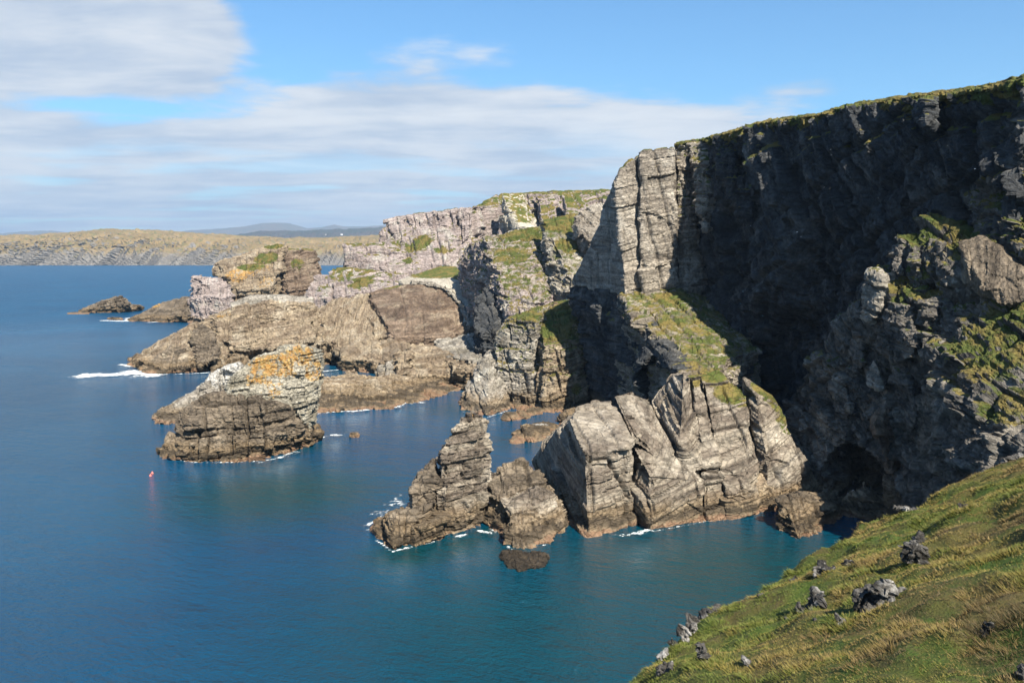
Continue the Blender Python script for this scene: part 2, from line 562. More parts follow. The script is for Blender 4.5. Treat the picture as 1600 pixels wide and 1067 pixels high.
def finish_rocks():
    """Build the meshes of all rocks, leaving out faces that lie buried behind other rock: kept is what can be seen from
    the camera or from ten metres to either side of it, and what the sun reaches (so that the shadows stay whole)."""
    cs = [d['V'][d['F']].mean(1) for d in PENDING]
    Cc = np.concatenate(cs)
    keep = np.zeros(len(Cc), bool)
    for dx, dz in ((0, 0), (-10, 1), (10, 1), (0, 8)):
        p = Cc - np.array([dx, 0, CAMZ + dz], np.float32)
        depth = p[:, 1] * CT - p[:, 2] * ST
        u = p[:, 0] / depth * FPX + CU
        v = CV - (p[:, 1] * ST + p[:, 2] * CT) / depth * FPX
        iu, iv = ((u + 400) / 2.0).astype(np.int64), ((v + 200) / 2.0).astype(np.int64)
        ok = (iu >= 0) & (iu < 1200) & (iv >= 0) & (iv < 760) & (depth > 1)
        key = np.where(ok, iu * 760 + iv, 0)
        buf = np.full(1200 * 760, 1e9, np.float32)
        np.minimum.at(buf, key[ok], depth[ok])
        keep |= ok & (depth <= buf[key] + 2.5 + 0.012 * depth)
    a1 = np.cross(SUN_DIR, [0, 0, 1.0]); a1 /= np.linalg.norm(a1)
    a2 = np.cross(a1, SUN_DIR)
    iu, iv, h = np.floor(Cc @ a1 / 1.2).astype(np.int64), np.floor(Cc @ a2 / 1.2).astype(np.int64), Cc @ SUN_DIR
    iu -= iu.min(); iv -= iv.min()
    key = iu * (iv.max() + 1) + iv
    buf = np.full(key.max() + 1, -1e9, np.float32)
    np.maximum.at(buf, key, h)
    keep |= h >= buf[key] - 2.0
    i0 = 0
    for d, c in zip(PENDING, cs):
        k = keep[i0:i0 + len(c)]
        i0 += len(c)
        F = d['F'][k] if d['cull'] and k.any() else d['F']
        used, inv = np.unique(F, return_inverse=True)
        me = mesh_np(d['o'].name.split('.')[0], d['V'][used] - d['loc'][None], inv.reshape(-1, 4), SMOOTH)
        attr(me, 'q', d['q'][used], 'FLOAT_VECTOR')
        for nm, k_ in (('grass', 'g'), ('lichen', 'l'), ('white', 'w')):
            attr(me, nm, d[k_][used])
        me.materials.append(d['mat'])
        old = d['o'].data
        d['o'].data = me
        bpy.data.meshes.remove(old)


# ================================================================== THE SEA
def build_sea():
    m, n, b = bsdf_mat('sea_water')
    geo = n.n('ShaderNodeNewGeometry')
    pos = geo.outputs['Position']
    rot = n.n('ShaderNodeVectorRotate', rotation_type='Z_AXIS')
    n.link(pos, rot.inputs['Vector'])
    rot.inputs['Angle'].default_value = R(28)
    p2 = n.vmath('MULTIPLY', rot.outputs[0], (0.55, 1.0, 1.0))
    w1 = n.noise(p2, 0.10, 3, 0.5)
    w2 = n.noise(p2, 0.42, 4, 0.6)
    w3 = n.noise(pos, 1.2, 5, 0.65)
    hgt = n.math('ADD', n.math('MULTIPLY', w1, 1.3), n.math('ADD', n.math('MULTIPLY', w2, 0.9), n.math('MULTIPLY', w3, 0.55)))
    bp = n.n('ShaderNodeBump')
    bp.inputs['Strength'].default_value = 1.0
    bp.inputs['Distance'].default_value = 1.3
    n.link(hgt, bp.inputs['Height'])
    n.link(bp.outputs[0], b.inputs['Normal'])
    big = n.noise(pos, 0.012, 4, 0.5)
    sh = n.n('ShaderNodeAttribute', attribute_name='shallow_reflection').outputs['Fac']
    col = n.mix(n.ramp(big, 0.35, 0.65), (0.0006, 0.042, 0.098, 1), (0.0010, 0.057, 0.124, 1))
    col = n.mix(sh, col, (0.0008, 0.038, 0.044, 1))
    n.link(col, b.inputs['Base Color'])
    far = n.n('ShaderNodeAttribute', attribute_name='open').outputs['Fac']
    n.link(n.math('ADD', 0.06, n.math('MULTIPLY', far, 0.30)), b.inputs['Roughness'])
    b.inputs['Specular Tint'].default_value = (0.25, 0.65, 1.0, 1)
    b.inputs['IOR'].default_value = 1.333
    b.inputs['Specular IOR Level'].default_value = 0.5
    # one sheet: a fine grid in the bays, stretched out to the horizon
    xs = np.concatenate([[-60000, -20000, -7000, -2500, -1000, -600], np.arange(-400, 300, 5.0), [400, 700, 1500, 5000, 20000, 60000]])
    ys = np.concatenate([[-3000, -500, -60], np.arange(20, 620, 5.0), [700, 850, 1100, 1600, 2500, 4000, 7000, 12000, 25000, 60000, 90000]])
    X, Y = np.meshgrid(xs, ys)
    V = np.stack([X.ravel(), Y.ravel(), np.zeros(X.size)], 1)
    me = grid_mesh('sea', V, len(xs), len(ys))
    shallow_reflection = np.zeros(len(V))
    for (u, v, r, k) in SHALLOWS_REFLECTIONS:
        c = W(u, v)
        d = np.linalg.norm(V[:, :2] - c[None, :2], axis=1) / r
        shallow_reflection = np.maximum(shallow_reflection, k * sstep(d, 1.0, 0.1))
    attr(me, 'shallow_reflection', shallow_reflection)
    # choppier water outside the shelter of the headlands
    attr(me, 'open', sstep(np.hypot(V[:, 0] - 40, V[:, 1] - 200), 160, 900))
    tag(new_obj('sea', me, None, m), 'deep blue sea filling the bay around the rocks', 'sea', kind='structure')


SHALLOWS_REFLECTIONS = [(640, 868, 16, 1.0), (720, 850, 14, 0.9), (800, 865, 16, 0.8), (770, 830, 8, 1.0), (420, 735, 26, 0.55), (470, 700, 14, 0.6), (700, 640, 26, 0.3),  # teal patches: real shallows, plus reflections of the rocks painted as water colour
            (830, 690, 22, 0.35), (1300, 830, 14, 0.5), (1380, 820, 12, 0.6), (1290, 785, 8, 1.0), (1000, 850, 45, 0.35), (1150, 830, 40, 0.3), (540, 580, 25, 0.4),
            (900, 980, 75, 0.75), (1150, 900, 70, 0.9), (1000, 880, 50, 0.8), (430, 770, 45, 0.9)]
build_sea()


# ================================================================== MAIN HEADLAND
def sphere(u, v, Y, r):
    r = (r, r, r) if not isinstance(r, tuple) else r
    return (P(u, v, Y), r)


def spot(u, v, Y, r, k=1.0):
    c, rr = sphere(u, v, Y, r)
    return (c, rr, k)


STEEP = (0.25, -0.85, 0.42)
head = empty('cliff', P(1150, 640, 262) * np.array([1, 1, 0]), 'towering dark headland cliff with turf rim curving round the shadowed bay', 'cliff', kind='structure')

TOP = [(1056, 226, 346), (1092, 222, 324), (1133, 211, 298), (1194, 193, 270), (1240, 187, 255), (1285, 181, 243), (1325, 168, 233), (1380, 160, 222),
       (1426, 153, 212), (1487, 148, 200), (1545, 138, 188), (1600, 125, 176), (1720, 110, 182), (1900, 95, 190)]
INL = np.array([34.0, 10.0, 1.5])


def wall_blocks(i0, i1):
    bl = []
    for i in range(i0, i1):
        pts = []
        for k in (i, i + 1):
            t = P(*TOP[k])
            f = t + np.array([2.0 if k < 7 else -1.0, 0, 0])      # the lower wall is slightly undercut
            f[2] = -6
            bk = t + INL
            bb = bk.copy(); bb[2] = -6
            pts += [t, f, bk, bb]
        bl.append(np.array(pts))
    return bl


LEVW = ((9.0, 30.0, 40.0, 2.2), (3.6, 12.0, 18.0, 1.4), (1.4, 4.0, 6.0, 0.6))
BAYCAVES = [(P(1205, 585, 266), (12, 18, 26), (9, 3, 0)), (P(1150, 330, 290), (12, 14, 34), (6, 2, 0)), (P(1270, 480, 247), (10, 14, 30), (7, 2, 0))]
rock('rock_wall', wall_blocks(0, 13), head, M_SHADE_ROCK, zmin=4, bury=False, voxel=0.6, bed=STEEP, yaw=-0.7, lev=LEVW, warp=4, rough=0.6, seed=3, grass=1.0, gz=84, gthr=0.6, flatten=0.93,
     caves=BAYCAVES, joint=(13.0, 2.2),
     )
def rim_blocks():
    bl = []
    o = np.array([-0.75, -0.45, 0])
    for i in range(len(TOP) - 1):
        pts = []
        for k in (i, i + 1):
            t = P(*TOP[k])
            pts += [t + o * 1.0 + [0, 0, -0.9], t + o * 1.2 + [0, 0, 0.1], t + [1.0, 0.5, 1.1], t + [7, 2.5, 1.5], t + [7, 2.5, -2.5], t + [1.0, 0.5, -2.2]]
        bl.append(np.array(pts))
    return bl


rock('turf_rim', rim_blocks(), head, M_SHADE_ROCK, voxel=0.4, seed=4, grass=1.0, gz=-50, gthr=-1.4, lev=((2.0, 3.0, 3.0, 0.7), (0.9, 1.5, 1.5, 0.4)), rough=0.5, joint=None, flatten=0.6, bed=(0, 0, 1))
def build_plateau():
    V, F = [], []
    for k, p_ in enumerate(TOP):
        t = P(*p_)
        for off, dz in (((5, 2), -0.6), ((40, 14), 3), ((140, 50), 9), ((700, 300), 22)):
            V.append((t[0] + off[0], t[1] + off[1], t[2] + dz))
    n_ = 4
    for k in range(len(TOP) - 1):
        for j in range(n_ - 1):
            F.append((k * n_ + j, k * n_ + j + 1, (k + 1) * n_ + j + 1, (k + 1) * n_ + j))
    m, n, b = bsdf_mat('plateau_turf')
    pos = n.n('ShaderNodeNewGeometry').outputs['Position']
    n.link(n.mix(n.ramp(n.noise(pos, 0.2, 5), 0.4, 0.6), c4(GRASS_A), c4(GRASS_B)), b.inputs['Base Color'])
    tag(new_obj('moorland', mesh_np('moorland', np.array(V), np.array(F)), None, m), 'grassy moorland on top of the high dark cliff', 'moorland', kind='structure')


build_plateau()
# ribs standing out from the wall right of the column
RIBS = [
    [(1058, 230, 318), (1076, 226, 322), (1080, 300, 318), (1078, 400, 313), (1070, 458, 308), (1058, 450, 308)],
    [(1080, 226, 320), (1100, 221, 318), (1106, 290, 306), (1102, 360, 300), (1088, 330, 304)],
    [(1118, 216, 302), (1136, 211, 298), (1150, 262, 290), (1140, 310, 290), (1124, 290, 296)],
    [(1150, 275, 286), (1168, 268, 282), (1178, 300, 279), (1172, 345, 278), (1152, 335, 283)],
    [(1186, 196, 274), (1206, 190, 268), (1212, 250, 264), (1192, 280, 268)],
    [(1300, 178, 239), (1322, 169, 233), (1330, 215, 230), (1306, 230, 235)],
    [(1420, 155, 206), (1450, 152, 199), (1446, 195, 197), (1428, 190, 202)],
]
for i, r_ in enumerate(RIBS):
    rock('rock_rib', [block(r_, (14, 12, 0), free=True)], head, M_COLUMN if i < 2 else M_SHADE_ROCK, bury=False, voxel=0.42, bed=(0.1, -0.1, 1), seed=30 + i, amp=0.8, rough=0.5,
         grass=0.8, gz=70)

# the sunlit column at the headland's end
rock('rock_column', [block([(963, 290, 305), (971, 262, 306), (986, 249, 309), (997, 243, 310), (999, 330, 308), (999, 462, 304), (977, 462, 300), (956, 307, 319),
                            (938, 363, 334), (895, 446, 350)], (28, 40, 0), free=True)], head, M_COLUMN, voxel=0.42, seed=7, bed=(-0.22, -0.1, 0.97), grass=0.9, gz=85,
     lev=((12, 8, 16, 0.7), (3.2, 5, 9, 0.24), (1.0, 2.6, 4, 0.1)), rough=0.2, joint=(7.0, 1.4))
rock('rock_column', [block([(1002, 237, 307), (1007, 234, 307), (1052, 229, 311), (1055, 330, 308), (1057, 462, 305), (1001, 462, 301), (1001, 330, 305)], (12, 50, 0), free=True)],
     head, M_COLUMN, voxel=0.42, seed=8, bed=(-0.18, -0.1, 0.97), grass=0.9, gz=85, lev=((12, 8, 16, 0.7), (3.2, 5, 9, 0.24), (1.0, 2.6, 4, 0.1)), rough=0.2, joint=(7.0, 1.4),
     gspots=[spot(1045, 462, 306, (6, 6, 5), 0.9)])
rock('rock_fill', [block([(1040, 240, 322), (1072, 234, 326), (1074, 440, 316), (1040, 440, 312)], (20, 30, 0), free=True)], head, M_SHADE_ROCK, voxel=0.6, seed=6, amp=0.4, joint=None, bury=False)
# dark buttress below it, with a sea cave
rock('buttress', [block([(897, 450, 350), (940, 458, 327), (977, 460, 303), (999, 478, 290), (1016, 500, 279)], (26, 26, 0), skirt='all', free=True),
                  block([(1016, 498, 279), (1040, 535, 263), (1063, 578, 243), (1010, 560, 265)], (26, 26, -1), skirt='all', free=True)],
     head, M_SHADE_ROCK, bury=False, voxel=0.45, seed=9, bed=(-0.1, -0.1, 1), lev=LEVW, rough=0.6,
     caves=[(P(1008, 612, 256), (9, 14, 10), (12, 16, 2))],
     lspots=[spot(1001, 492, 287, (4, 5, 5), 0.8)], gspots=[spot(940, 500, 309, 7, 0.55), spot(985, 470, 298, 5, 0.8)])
rock('scree_slope', [block([(974, 458, 304), (1016, 497, 280), (1062, 580, 242), (1112, 590, 238), (1135, 560, 251), (1075, 462, 303), (1062, 452, 306)], (14, 22, 0), skirt='all', free=True)],
     head, M_STACK, voxel=0.42, seed=10, rough=0.9, amp=0.9, grass=0.55, gz=5, gthr=0.35,
     gspots=[spot(1050, 475, 298, 8, 1.0), spot(1095, 530, 270, 8, 0.5)])

# right-hand buttress: a ragged ridge falling from the turf to the water
rbut = empty('rock_ridge', P(1420, 806, 195) * np.array([1, 1, 0]), 'ragged rock ridge with turf ledges at right, its foot pierced by a cave', 'rock ridge')
RB = [
    block(ridge([(1229, 628, 222), (1275, 562, 214), (1300, 520, 210), (1300, 640, 206), (1250, 690, 214), (1320, 700, 201), (1380, 700, 194), (1380, 560, 196), (1336, 470, 203)]), (26, 12, 0), skirt='all', free=True),
    block(ridge([(1336, 464, 203), (1366, 419, 199), (1400, 440, 193), (1390, 560, 192), (1400, 690, 191), (1340, 600, 201), (1470, 560, 176), (1470, 690, 172), (1440, 470, 184)]), (26, 12, 0), skirt='all', free=True),
    block(ridge([(1440, 470, 186), (1480, 430, 180), (1600, 500, 141), (1600, 720, 118), (1480, 760, 150), (1470, 560, 176), (1700, 480, 122), (1720, 700, 106)]), (30, 12, 0), skirt='all', free=True),
    block(ridge([(1396, 386, 197), (1411, 368, 196), (1428, 390, 190), (1440, 470, 186), (1400, 470, 194)]), (22, 12, 0), free=True),
    block(ridge([(1439, 338, 196), (1482, 345, 188), (1530, 372, 172), (1600, 400, 150), (1720, 430, 128), (1600, 500, 142), (1480, 440, 180), (1440, 440, 188), (1425, 380, 193)]), (30, 14, 6), free=True),
]
rock('rock_face', RB, rbut, M_RIDGE, voxel=0.4, bed=(0.8, -0.1, 0.55), yaw=0.9, seed=12, lev=((7, 12, 16, 1.7), (2.6, 5, 7, 0.9), (1.0, 2.2, 3, 0.4)), warp=4, rough=0.55,
     grass=0.6, gz=30, gthr=0.62,
     caves=[(P(1350, 752, 195), (7, 14, 9), (8, 18, 1)), (P(1336, 735, 197), (4, 12, 5), (8, 12, 1))],
     gspots=[spot(1490, 360, 193, (14, 16, 6), 1.0), spot(1425, 455, 188, (8, 7, 8), 0.9), spot(1560, 560, 164, (12, 14, 9), 0.7), spot(1585, 640, 151, (8, 9, 5), 0.65),
             spot(1465, 520, 182, 3, 0.9), spot(1580, 490, 164, 8, 0.8), spot(1560, 400, 178, (8, 12, 5), 0.8)])
RB2 = [
    block(ridge([(1518, 310, 181), (1538, 287, 177), (1553, 267, 173), (1575, 300, 163), (1600, 330, 154), (1530, 372, 172), (1600, 395, 149), (1700, 330, 134), (1700, 400, 129)]), (26, 12, 3), free=True),
    block(ridge([(1553, 268, 173), (1566, 212, 170), (1600, 196, 160), (1700, 178, 140), (1700, 330, 134), (1600, 300, 156), (1575, 290, 163)]), (26, 12, 0), free=True),
]
rock('rock_crest', RB2, rbut, M_RIDGE, voxel=0.36, bed=(0.75, 0.1, 0.55), yaw=0.9, seed=14, lev=((7, 9, 12, 1.7), (2.6, 4, 6, 0.9), (1.0, 2, 3, 0.4)), warp=5, rough=0.7,
     grass=0.9, gz=30, gthr=0.45, gspots=[spot(1575, 300, 182, (10, 8, 5), 0.8), spot(1590, 240, 184, (8, 8, 6), 0.6)])
tag(rock('leaning_slab', [block(ridge([(1375, 640, 190), (1398, 626, 192), (1416, 648, 194), (1429, 700, 196), (1428, 742, 195), (1408, 757, 192), (1390, 738, 189), (1364, 662, 187)]), (5, 9, 0), free=True),
                      ], rbut, M_UMBER, voxel=0.3, seed=15, amp=0.35, joint=None, rough=0.35, bed=(0.6, -0.6, 0.3)), 'smooth brown leaning slab beside the cave mouth')
rock('rock_leg', [block(ridge([(1380, 735, 191), (1412, 752, 192), (1400, 760, 189), (1392, 806, 'w'), (1421, 806, 'w')]), (5, 8, 0), free=True)], rbut, M_DARKB, voxel=0.3, seed=16, amp=0.6)
tag(rock('rock_slab', [block(ridge([(1494, 378, 174), (1530, 368, 168), (1560, 385, 159), (1600, 425, 146), (1610, 470, 141), (1560, 478, 150), (1545, 455, 154), (1505, 440, 168)]), (12, 8, 0), free=True)],
         rbut, M_DARKB, voxel=0.32, seed=17, amp=0.35, joint=None, rough=0.3, bed=(0.5, -0.6, 0.4)), 'smooth reddish brown slab below the turf')
for i, pts in enumerate([
        [(1352, 420, 198), (1368, 418, 196), (1380, 430, 193), (1374, 480, 192), (1356, 500, 195)],
        [(1398, 388, 195), (1410, 384, 193), (1408, 430, 190), (1392, 420, 193)],
        [(1450, 372, 187), (1466, 370, 184), (1462, 398, 182), (1448, 396, 185)],
        [(1470, 380, 182), (1486, 374, 179), (1490, 400, 176), (1474, 432, 178)],
        [(1385, 470, 191), (1420, 478, 185), (1432, 520, 182), (1428, 560, 181), (1395, 565, 188), (1376, 540, 191)],
        [(1440, 470, 182), (1462, 465, 178), (1464, 520, 175), (1445, 515, 178)],
        [(1352, 585, 196), (1364, 560, 196), (1376, 580, 192), (1374, 606, 191), (1356, 602, 194)],
        [(1470, 470, 176), (1484, 466, 174), (1520, 540, 162), (1528, 590, 157), (1508, 580, 160)],
        [(1455, 540, 175), (1470, 536, 173), (1506, 620, 160), (1500, 650, 160), (1478, 610, 167)],
        [(1500, 500, 164), (1516, 496, 162), (1556, 590, 149), (1560, 640, 145), (1538, 620, 150)],
        [(1540, 560, 151), (1556, 556, 149), (1590, 660, 138), (1575, 680, 139), (1560, 640, 143)],
        [(1435, 590, 180), (1450, 586, 177), (1480, 670, 168), (1470, 700, 168), (1448, 650, 175)],
        [(1400, 590, 189), (1416, 584, 186), (1436, 650, 180), (1424, 680, 182), (1406, 640, 187)],
        [(1300, 600, 206), (1318, 585, 204), (1330, 640, 200), (1316, 670, 202)],
        [(1330, 530, 203), (1346, 520, 201), (1350, 570, 198), (1336, 580, 201)]]):
    rock('rock_knob', [block(ridge(pts), (6, 9, 0), free=True)], rbut, M_GREY if i in (0, 6) else M_RIDGE, voxel=0.3, seed=50 + i, amp=0.7, bed=(0.2, -0.2, 0.9), grass=0.5, gz=30)

# ================================================================== FRONT STACKS
front = empty('sea_stack', W(1060, 820), 'broad banded rock stack of tilted slabs at the foot of the dark cliff', 'sea stack')
LM = ((4.6, 16, 16, 1.0), (1.7, 9, 10, 0.34), (0.7, 3, 3.4, 0.10))
BEDM = (-0.16, -0.28, 0.95)
kw = dict(voxel=0.27, bed=BEDM, lev=LM, rough=0.16, warp=2.0, lw=0.8, bw=0.4, tilt=0.7, joint=(8.0, 1.5))
rock('slab', [block([(912, 709, 183.5), (955, 708, 184), (986, 688, 188), (985, 684, 189), (995, 820, 'w'), (918, 840, 'w'), (889, 655, 199), (903, 636, 206), (931, 628, 211),
                     (955, 626, 214), (834, 720, 226), (850, 692, 222), (874, 667, 213), (896, 806, 'w')], (12, 16, 0))], front, M_STACK, seed=20, **dict(kw, bed=(0.06, -0.25, 0.97)))
rock('slab', [block([(959, 619, 214), (987, 615, 217), (1016, 627, 214), (1031, 656, 208), (1058, 705, 198), (1056, 727, 197), (1028, 714, 193), (989, 686, 194)], (12, 14, 0)),
              block([(990, 697, 194), (1016, 742, 186), (1055, 746, 189), (1096, 750, 192), (1016, 829, 'w'), (1096, 815, 'w'), (1056, 712, 196), (996, 819, 'w')], (14, 18, 0))],
     front, M_STACK, seed=21, **kw)
rock('slab', [block([(1067, 582, 214), (1078, 584, 214), (1075, 614, 210), (1097, 722, 197.5), (1070, 700, 197), (1062, 690, 198), (1051, 585, 219), (1020, 627, 221), (1056, 702, 203)], (14, 14, 0), skirt='all')],
     front, M_STACK, seed=22, **kw)
rock('slab', [block([(1080.5, 590, 213), (1093, 589, 213), (1089, 622, 209), (1120, 727, 197.5), (1100, 724, 197.5)], (14, 14, 0), skirt='all')], front, M_STACK, seed=23,
     gspots=[spot(1085, 590, 213, 3, .9)], **kw)
rock('slab', [block([(1098, 588, 214), (1121, 578, 215), (1126, 593, 213), (1131, 614, 211), (1168, 621, 210), (1170, 680, 203), (1184, 730, 199), (1169, 746, 196.5), (1122.5, 729, 197.5)], (14, 16, 0), skirt='all')],
     front, M_STACK, seed=24, gspots=[spot(1112, 583, 216, 5, 1.0), spot(1150, 614, 214, (8, 8, 4), 1.0)], **kw)
rock('slab', [block([(1170, 612, 213), (1181, 617, 210), (1203, 617, 213), (1220, 639, 212), (1238, 680, 209), (1260, 727, 205), (1208, 738, 199.5), (1199, 722, 199.5), (1186, 728, 202), (1163, 590, 218)], (14, 16, 0), skirt='all')],
     front, M_STACK, seed=25, gspots=[spot(1195, 615, 215, 5, 1.0), spot(1215, 635, 214, 5, .9), spot(1222, 665, 211, 4, .6)], **kw)
rock('ledge', [block([(1099, 738, 195), (1133, 744, 195), (1131, 760, 193.5), (1099, 758, 193.5), (1099, 814, 'w'), (1135, 810, 'w')], (6, 14, 0))], front, M_STACK, seed=26, **kw)
rock('ledge', [block([(1124, 737, 197), (1168, 751, 196), (1166, 772, 194), (1181, 781, 195), (1138, 770, 192.5), (1138, 810, 'w'), (1182, 799, 'w')], (6, 16, 0))], front, M_STACK, seed=27, **kw)
rock('apron', [block([(1170, 742, 200), (1208, 736, 204), (1260, 728, 208), (1284, 760, 206), (1303, 778, 'w'), (1222, 797, 'w'), (1182, 800, 'w'), (1180, 770, 197)], (10, 14, 0))], front, M_BUFF, seed=28,
     voxel=0.25, bed=BEDM, lev=((5, 12, 12, 0.7), (2, 6, 6, 0.5), (0.8, 3, 3, 0.22)), rough=0.3, joint=(7.0, 1.0))

rock('core', [block([(925, 660, 214), (985, 640, 219), (1060, 640, 219), (1160, 640, 219), (1205, 660, 219), (1215, 770, 210), (1100, 780, 205), (1000, 770, 200), (930, 790, 196)], (6, 8, 0), skirt='all')],
     front, M_DARKB, voxel=0.5, seed=29, amp=0.4, bury=False)

notch = empty('rock', W(820, 850), 'low angular brown rock wedged between the thin pinnacle and the banded stack', 'rock')
kb = dict(voxel=0.24, bed=(0.04, -0.1, 1), lev=((5, 8, 8, 1.1), (1.8, 4, 4, 0.7), (0.7, 2.0, 2.2, 0.28)), rough=0.25, joint=(6.0, 1.3))
rock('crag', [block([(761, 814, 'w'), (790, 838, 'w'), (766, 756, 191), (783, 733, 194), (820, 718, 198), (836, 735, 197), (850, 765, 193), (806, 790, 185), (785, 790, 184)], (8, 12, 0))], notch, M_DARKB, seed=31, **kb)
rock('crag', [block([(790, 843, 'w'), (809, 856, 'w'), (845, 849, 'w'), (885, 831, 'w'), (798, 786, 181.5), (803, 780, 183), (838, 758, 187), (866, 772, 188), (876, 792, 187)], (6, 10, 0))], notch, M_STACK, seed=32, **kb)

pin = empty('rock_pinnacle', W(690, 842), 'thin upright rock pinnacle with a stepped dark shoulder, standing in the sea', 'sea stack')
rock('spire', [block([(686, 704, 186), (706, 686, 187), (710, 668, 188), (738, 642, 192), (755, 646, 194), (760, 739, 190), (755, 822, 'w'), (685, 843, 'w'), (686, 760, 181)], (3, 9, -3))], pin, M_STACK,
     seed=33, lspots=[spot(735, 655, 191, 4, .35)], **kb)
rock('shoulder', [block([(588, 841, 'w'), (613, 860, 'w'), (684, 844, 'w'), (683, 780, 179), (619, 797, 177), (650, 790, 178)], (6, 9, 0)),
                  block([(640, 800, 178), (642, 768, 181), (677, 716, 187), (683, 745, 183), (683, 830, 'w'), (650, 840, 'w')], (5, 9, 0))], pin, M_DARKB, seed=34, **kb)

tag(rock('rock', [block([(787, 880, 'w'), (810, 893, 'w'), (851, 885, 'w'), (795, 860, 168), (808, 862, 168), (824, 868, 168)], (3, 4, 0))], None, M_WEED, voxel=0.18, seed=35,
         lev=((2, 3, 3, 0.5), (0.8, 1.4, 1.4, 0.3)), rough=0.35, joint=None), 'small black weedy rock awash in front of the stacks', 'rock')
r1 = empty('rock', W(1260, 838), 'dark humped rock in the cove beside the banded stack', 'rock')
rock('hump', [block([(1217, 829, 'w'), (1248, 843, 'w'), (1283, 829, 'w'), (1320, 800, 'w'), (1224, 775, 187), (1246, 769, 189), (1268, 783, 188), (1290, 790, 188), (1225, 800, 184)], (4, 8, 0))], r1, M_DARKB,
     seed=36, **kb)
tag(rock('rock', [block([(1322, 805, 'w'), (1350, 811, 'w'), (1386, 803, 'w'), (1308, 785, 196), (1330, 775, 197), (1349, 757, 198), (1374, 779, 196)], (5, 8, 0))], None, M_BUFF, seed=37, **kb),
    'low brown rock with a pointed top before the cave mouth', 'rock')
tag(rock('rock', [block([(802, 692, 'w'), (840, 688, 'w'), (874, 680, 'w'), (812, 676, 284), (827, 664, 288), (850, 662, 290), (872, 668, 290)], (4, 12, 0))], None, M_BUFF, seed=38, voxel=0.3,
         wspots=[spot(838, 664, 290, 5, .8)]), 'flat tan rock with white crown lying in the inlet', 'rock')
tag(rock('rock', [block([(789, 657, 'w'), (812, 655, 'w'), (845, 647, 'w'), (800, 646, 316), (820, 642, 320)], (4, 8, 0))], None, M_BUFF, seed=39, voxel=0.3),
    'low tan skerry under the grassy promontory', 'rock')
tag(rock('rock', [block([(876, 665, 'w'), (905, 668, 'w'), (880, 648, 306), (896, 640, 310), (908, 642, 310)], (6, 10, 0))], None, M_DARKB, seed=40, voxel=0.3),
    'brown boulder squeezed behind the banded stack', 'rock')

# ================================================================== LEFT STACK
sl = empty('sea_stack', W(380, 715), 'squat sea stack splashed with orange lichen, overhanging on its right', 'sea stack')
kl = dict(voxel=0.3, bed=(-0.05, -0.1, 1), rough=0.4)
rock('base', [block([(266, 714, 'w'), (277, 720, 'w'), (327, 722, 'w'), (404, 720, 'w'), (474, 698, 'w'), (484, 690, 'w'), (277, 690, 250), (296, 656, 253), (312, 625, 256), (334, 614, 259), (350, 613, 258), (420, 626, 254),
                     (462, 640, 257), (484, 668, 266), (300, 668, 249)], (14, 16, 0))], sl, M_DARKB, seed=41, joint=(8.0, 2.4), lev=((6, 8, 9, 1.9), (2.2, 4.5, 4.5, 0.9), (0.9, 2.2, 2.2, 0.3)), **kl)
rock('upper_block', [block([(355, 615, 259), (359, 594, 261), (379, 573, 264), (404, 556, 266), (433, 549, 267), (450, 600, 262), (440, 640, 258), (480, 640, 263), (470, 570, 265)], (12, 16, -3)),
                     block([(433, 549, 267), (439, 541, 268), (465, 536, 269), (501, 548, 274), (498, 579, 271), (491, 637, 267), (484, 672, 266), (462, 640, 260), (450, 580, 263)], (6, 14, -3))],
     sl, M_PALE, seed=42, lev=((5, 10, 10, 0.7), (1.8, 5, 5, 0.5), (0.8, 2.4, 2.4, 0.25)),
     lspots=[spot(432, 572, 264, (10, 10, 5), .86), spot(470, 556, 268, (7, 8, 5), .8), spot(425, 600, 261, (4, 8, 8), .72), spot(490, 580, 270, (4, 6, 5), .74), spot(395, 590, 261, (4, 6, 4), .7)], **kl)
rock('toe', [block([(470, 698, 'w'), (486, 690, 'w'), (502, 682, 'w'), (480, 672, 272), (492, 676, 274)], (3, 8, 0))], sl, M_BUFF, seed=43, **kl)
tag(rock('rock_ridge', [block([(242, 662, 'w'), (296, 661, 'w'), (400, 655, 'w'), (250, 648, 306), (265, 636, 310), (311, 612, 315)], (12, 14, 0)),
                        block([(300, 655, 'w'), (311, 612, 315), (334, 584, 318), (375, 568, 322), (400, 580, 324), (400, 650, 'w')], (8, 12, 0))], None, M_GREY, voxel=0.34, seed=44,
         wspots=[spot(350, 580, 320, (12, 10, 7), 1.0)]), 'whitish rock ridge half hidden behind the lichen stack', 'rock ridge')
tag(rock('rock', [block([(547, 683, 'w'), (560, 683, 'w'), (550, 676, 280), (557, 677, 280)], (2, 3, 0))], None, M_BUFF, voxel=0.2, seed=45, amp=0.2, joint=None), 'tiny tan rock breaking the surface right of the lichen stack', 'rock')

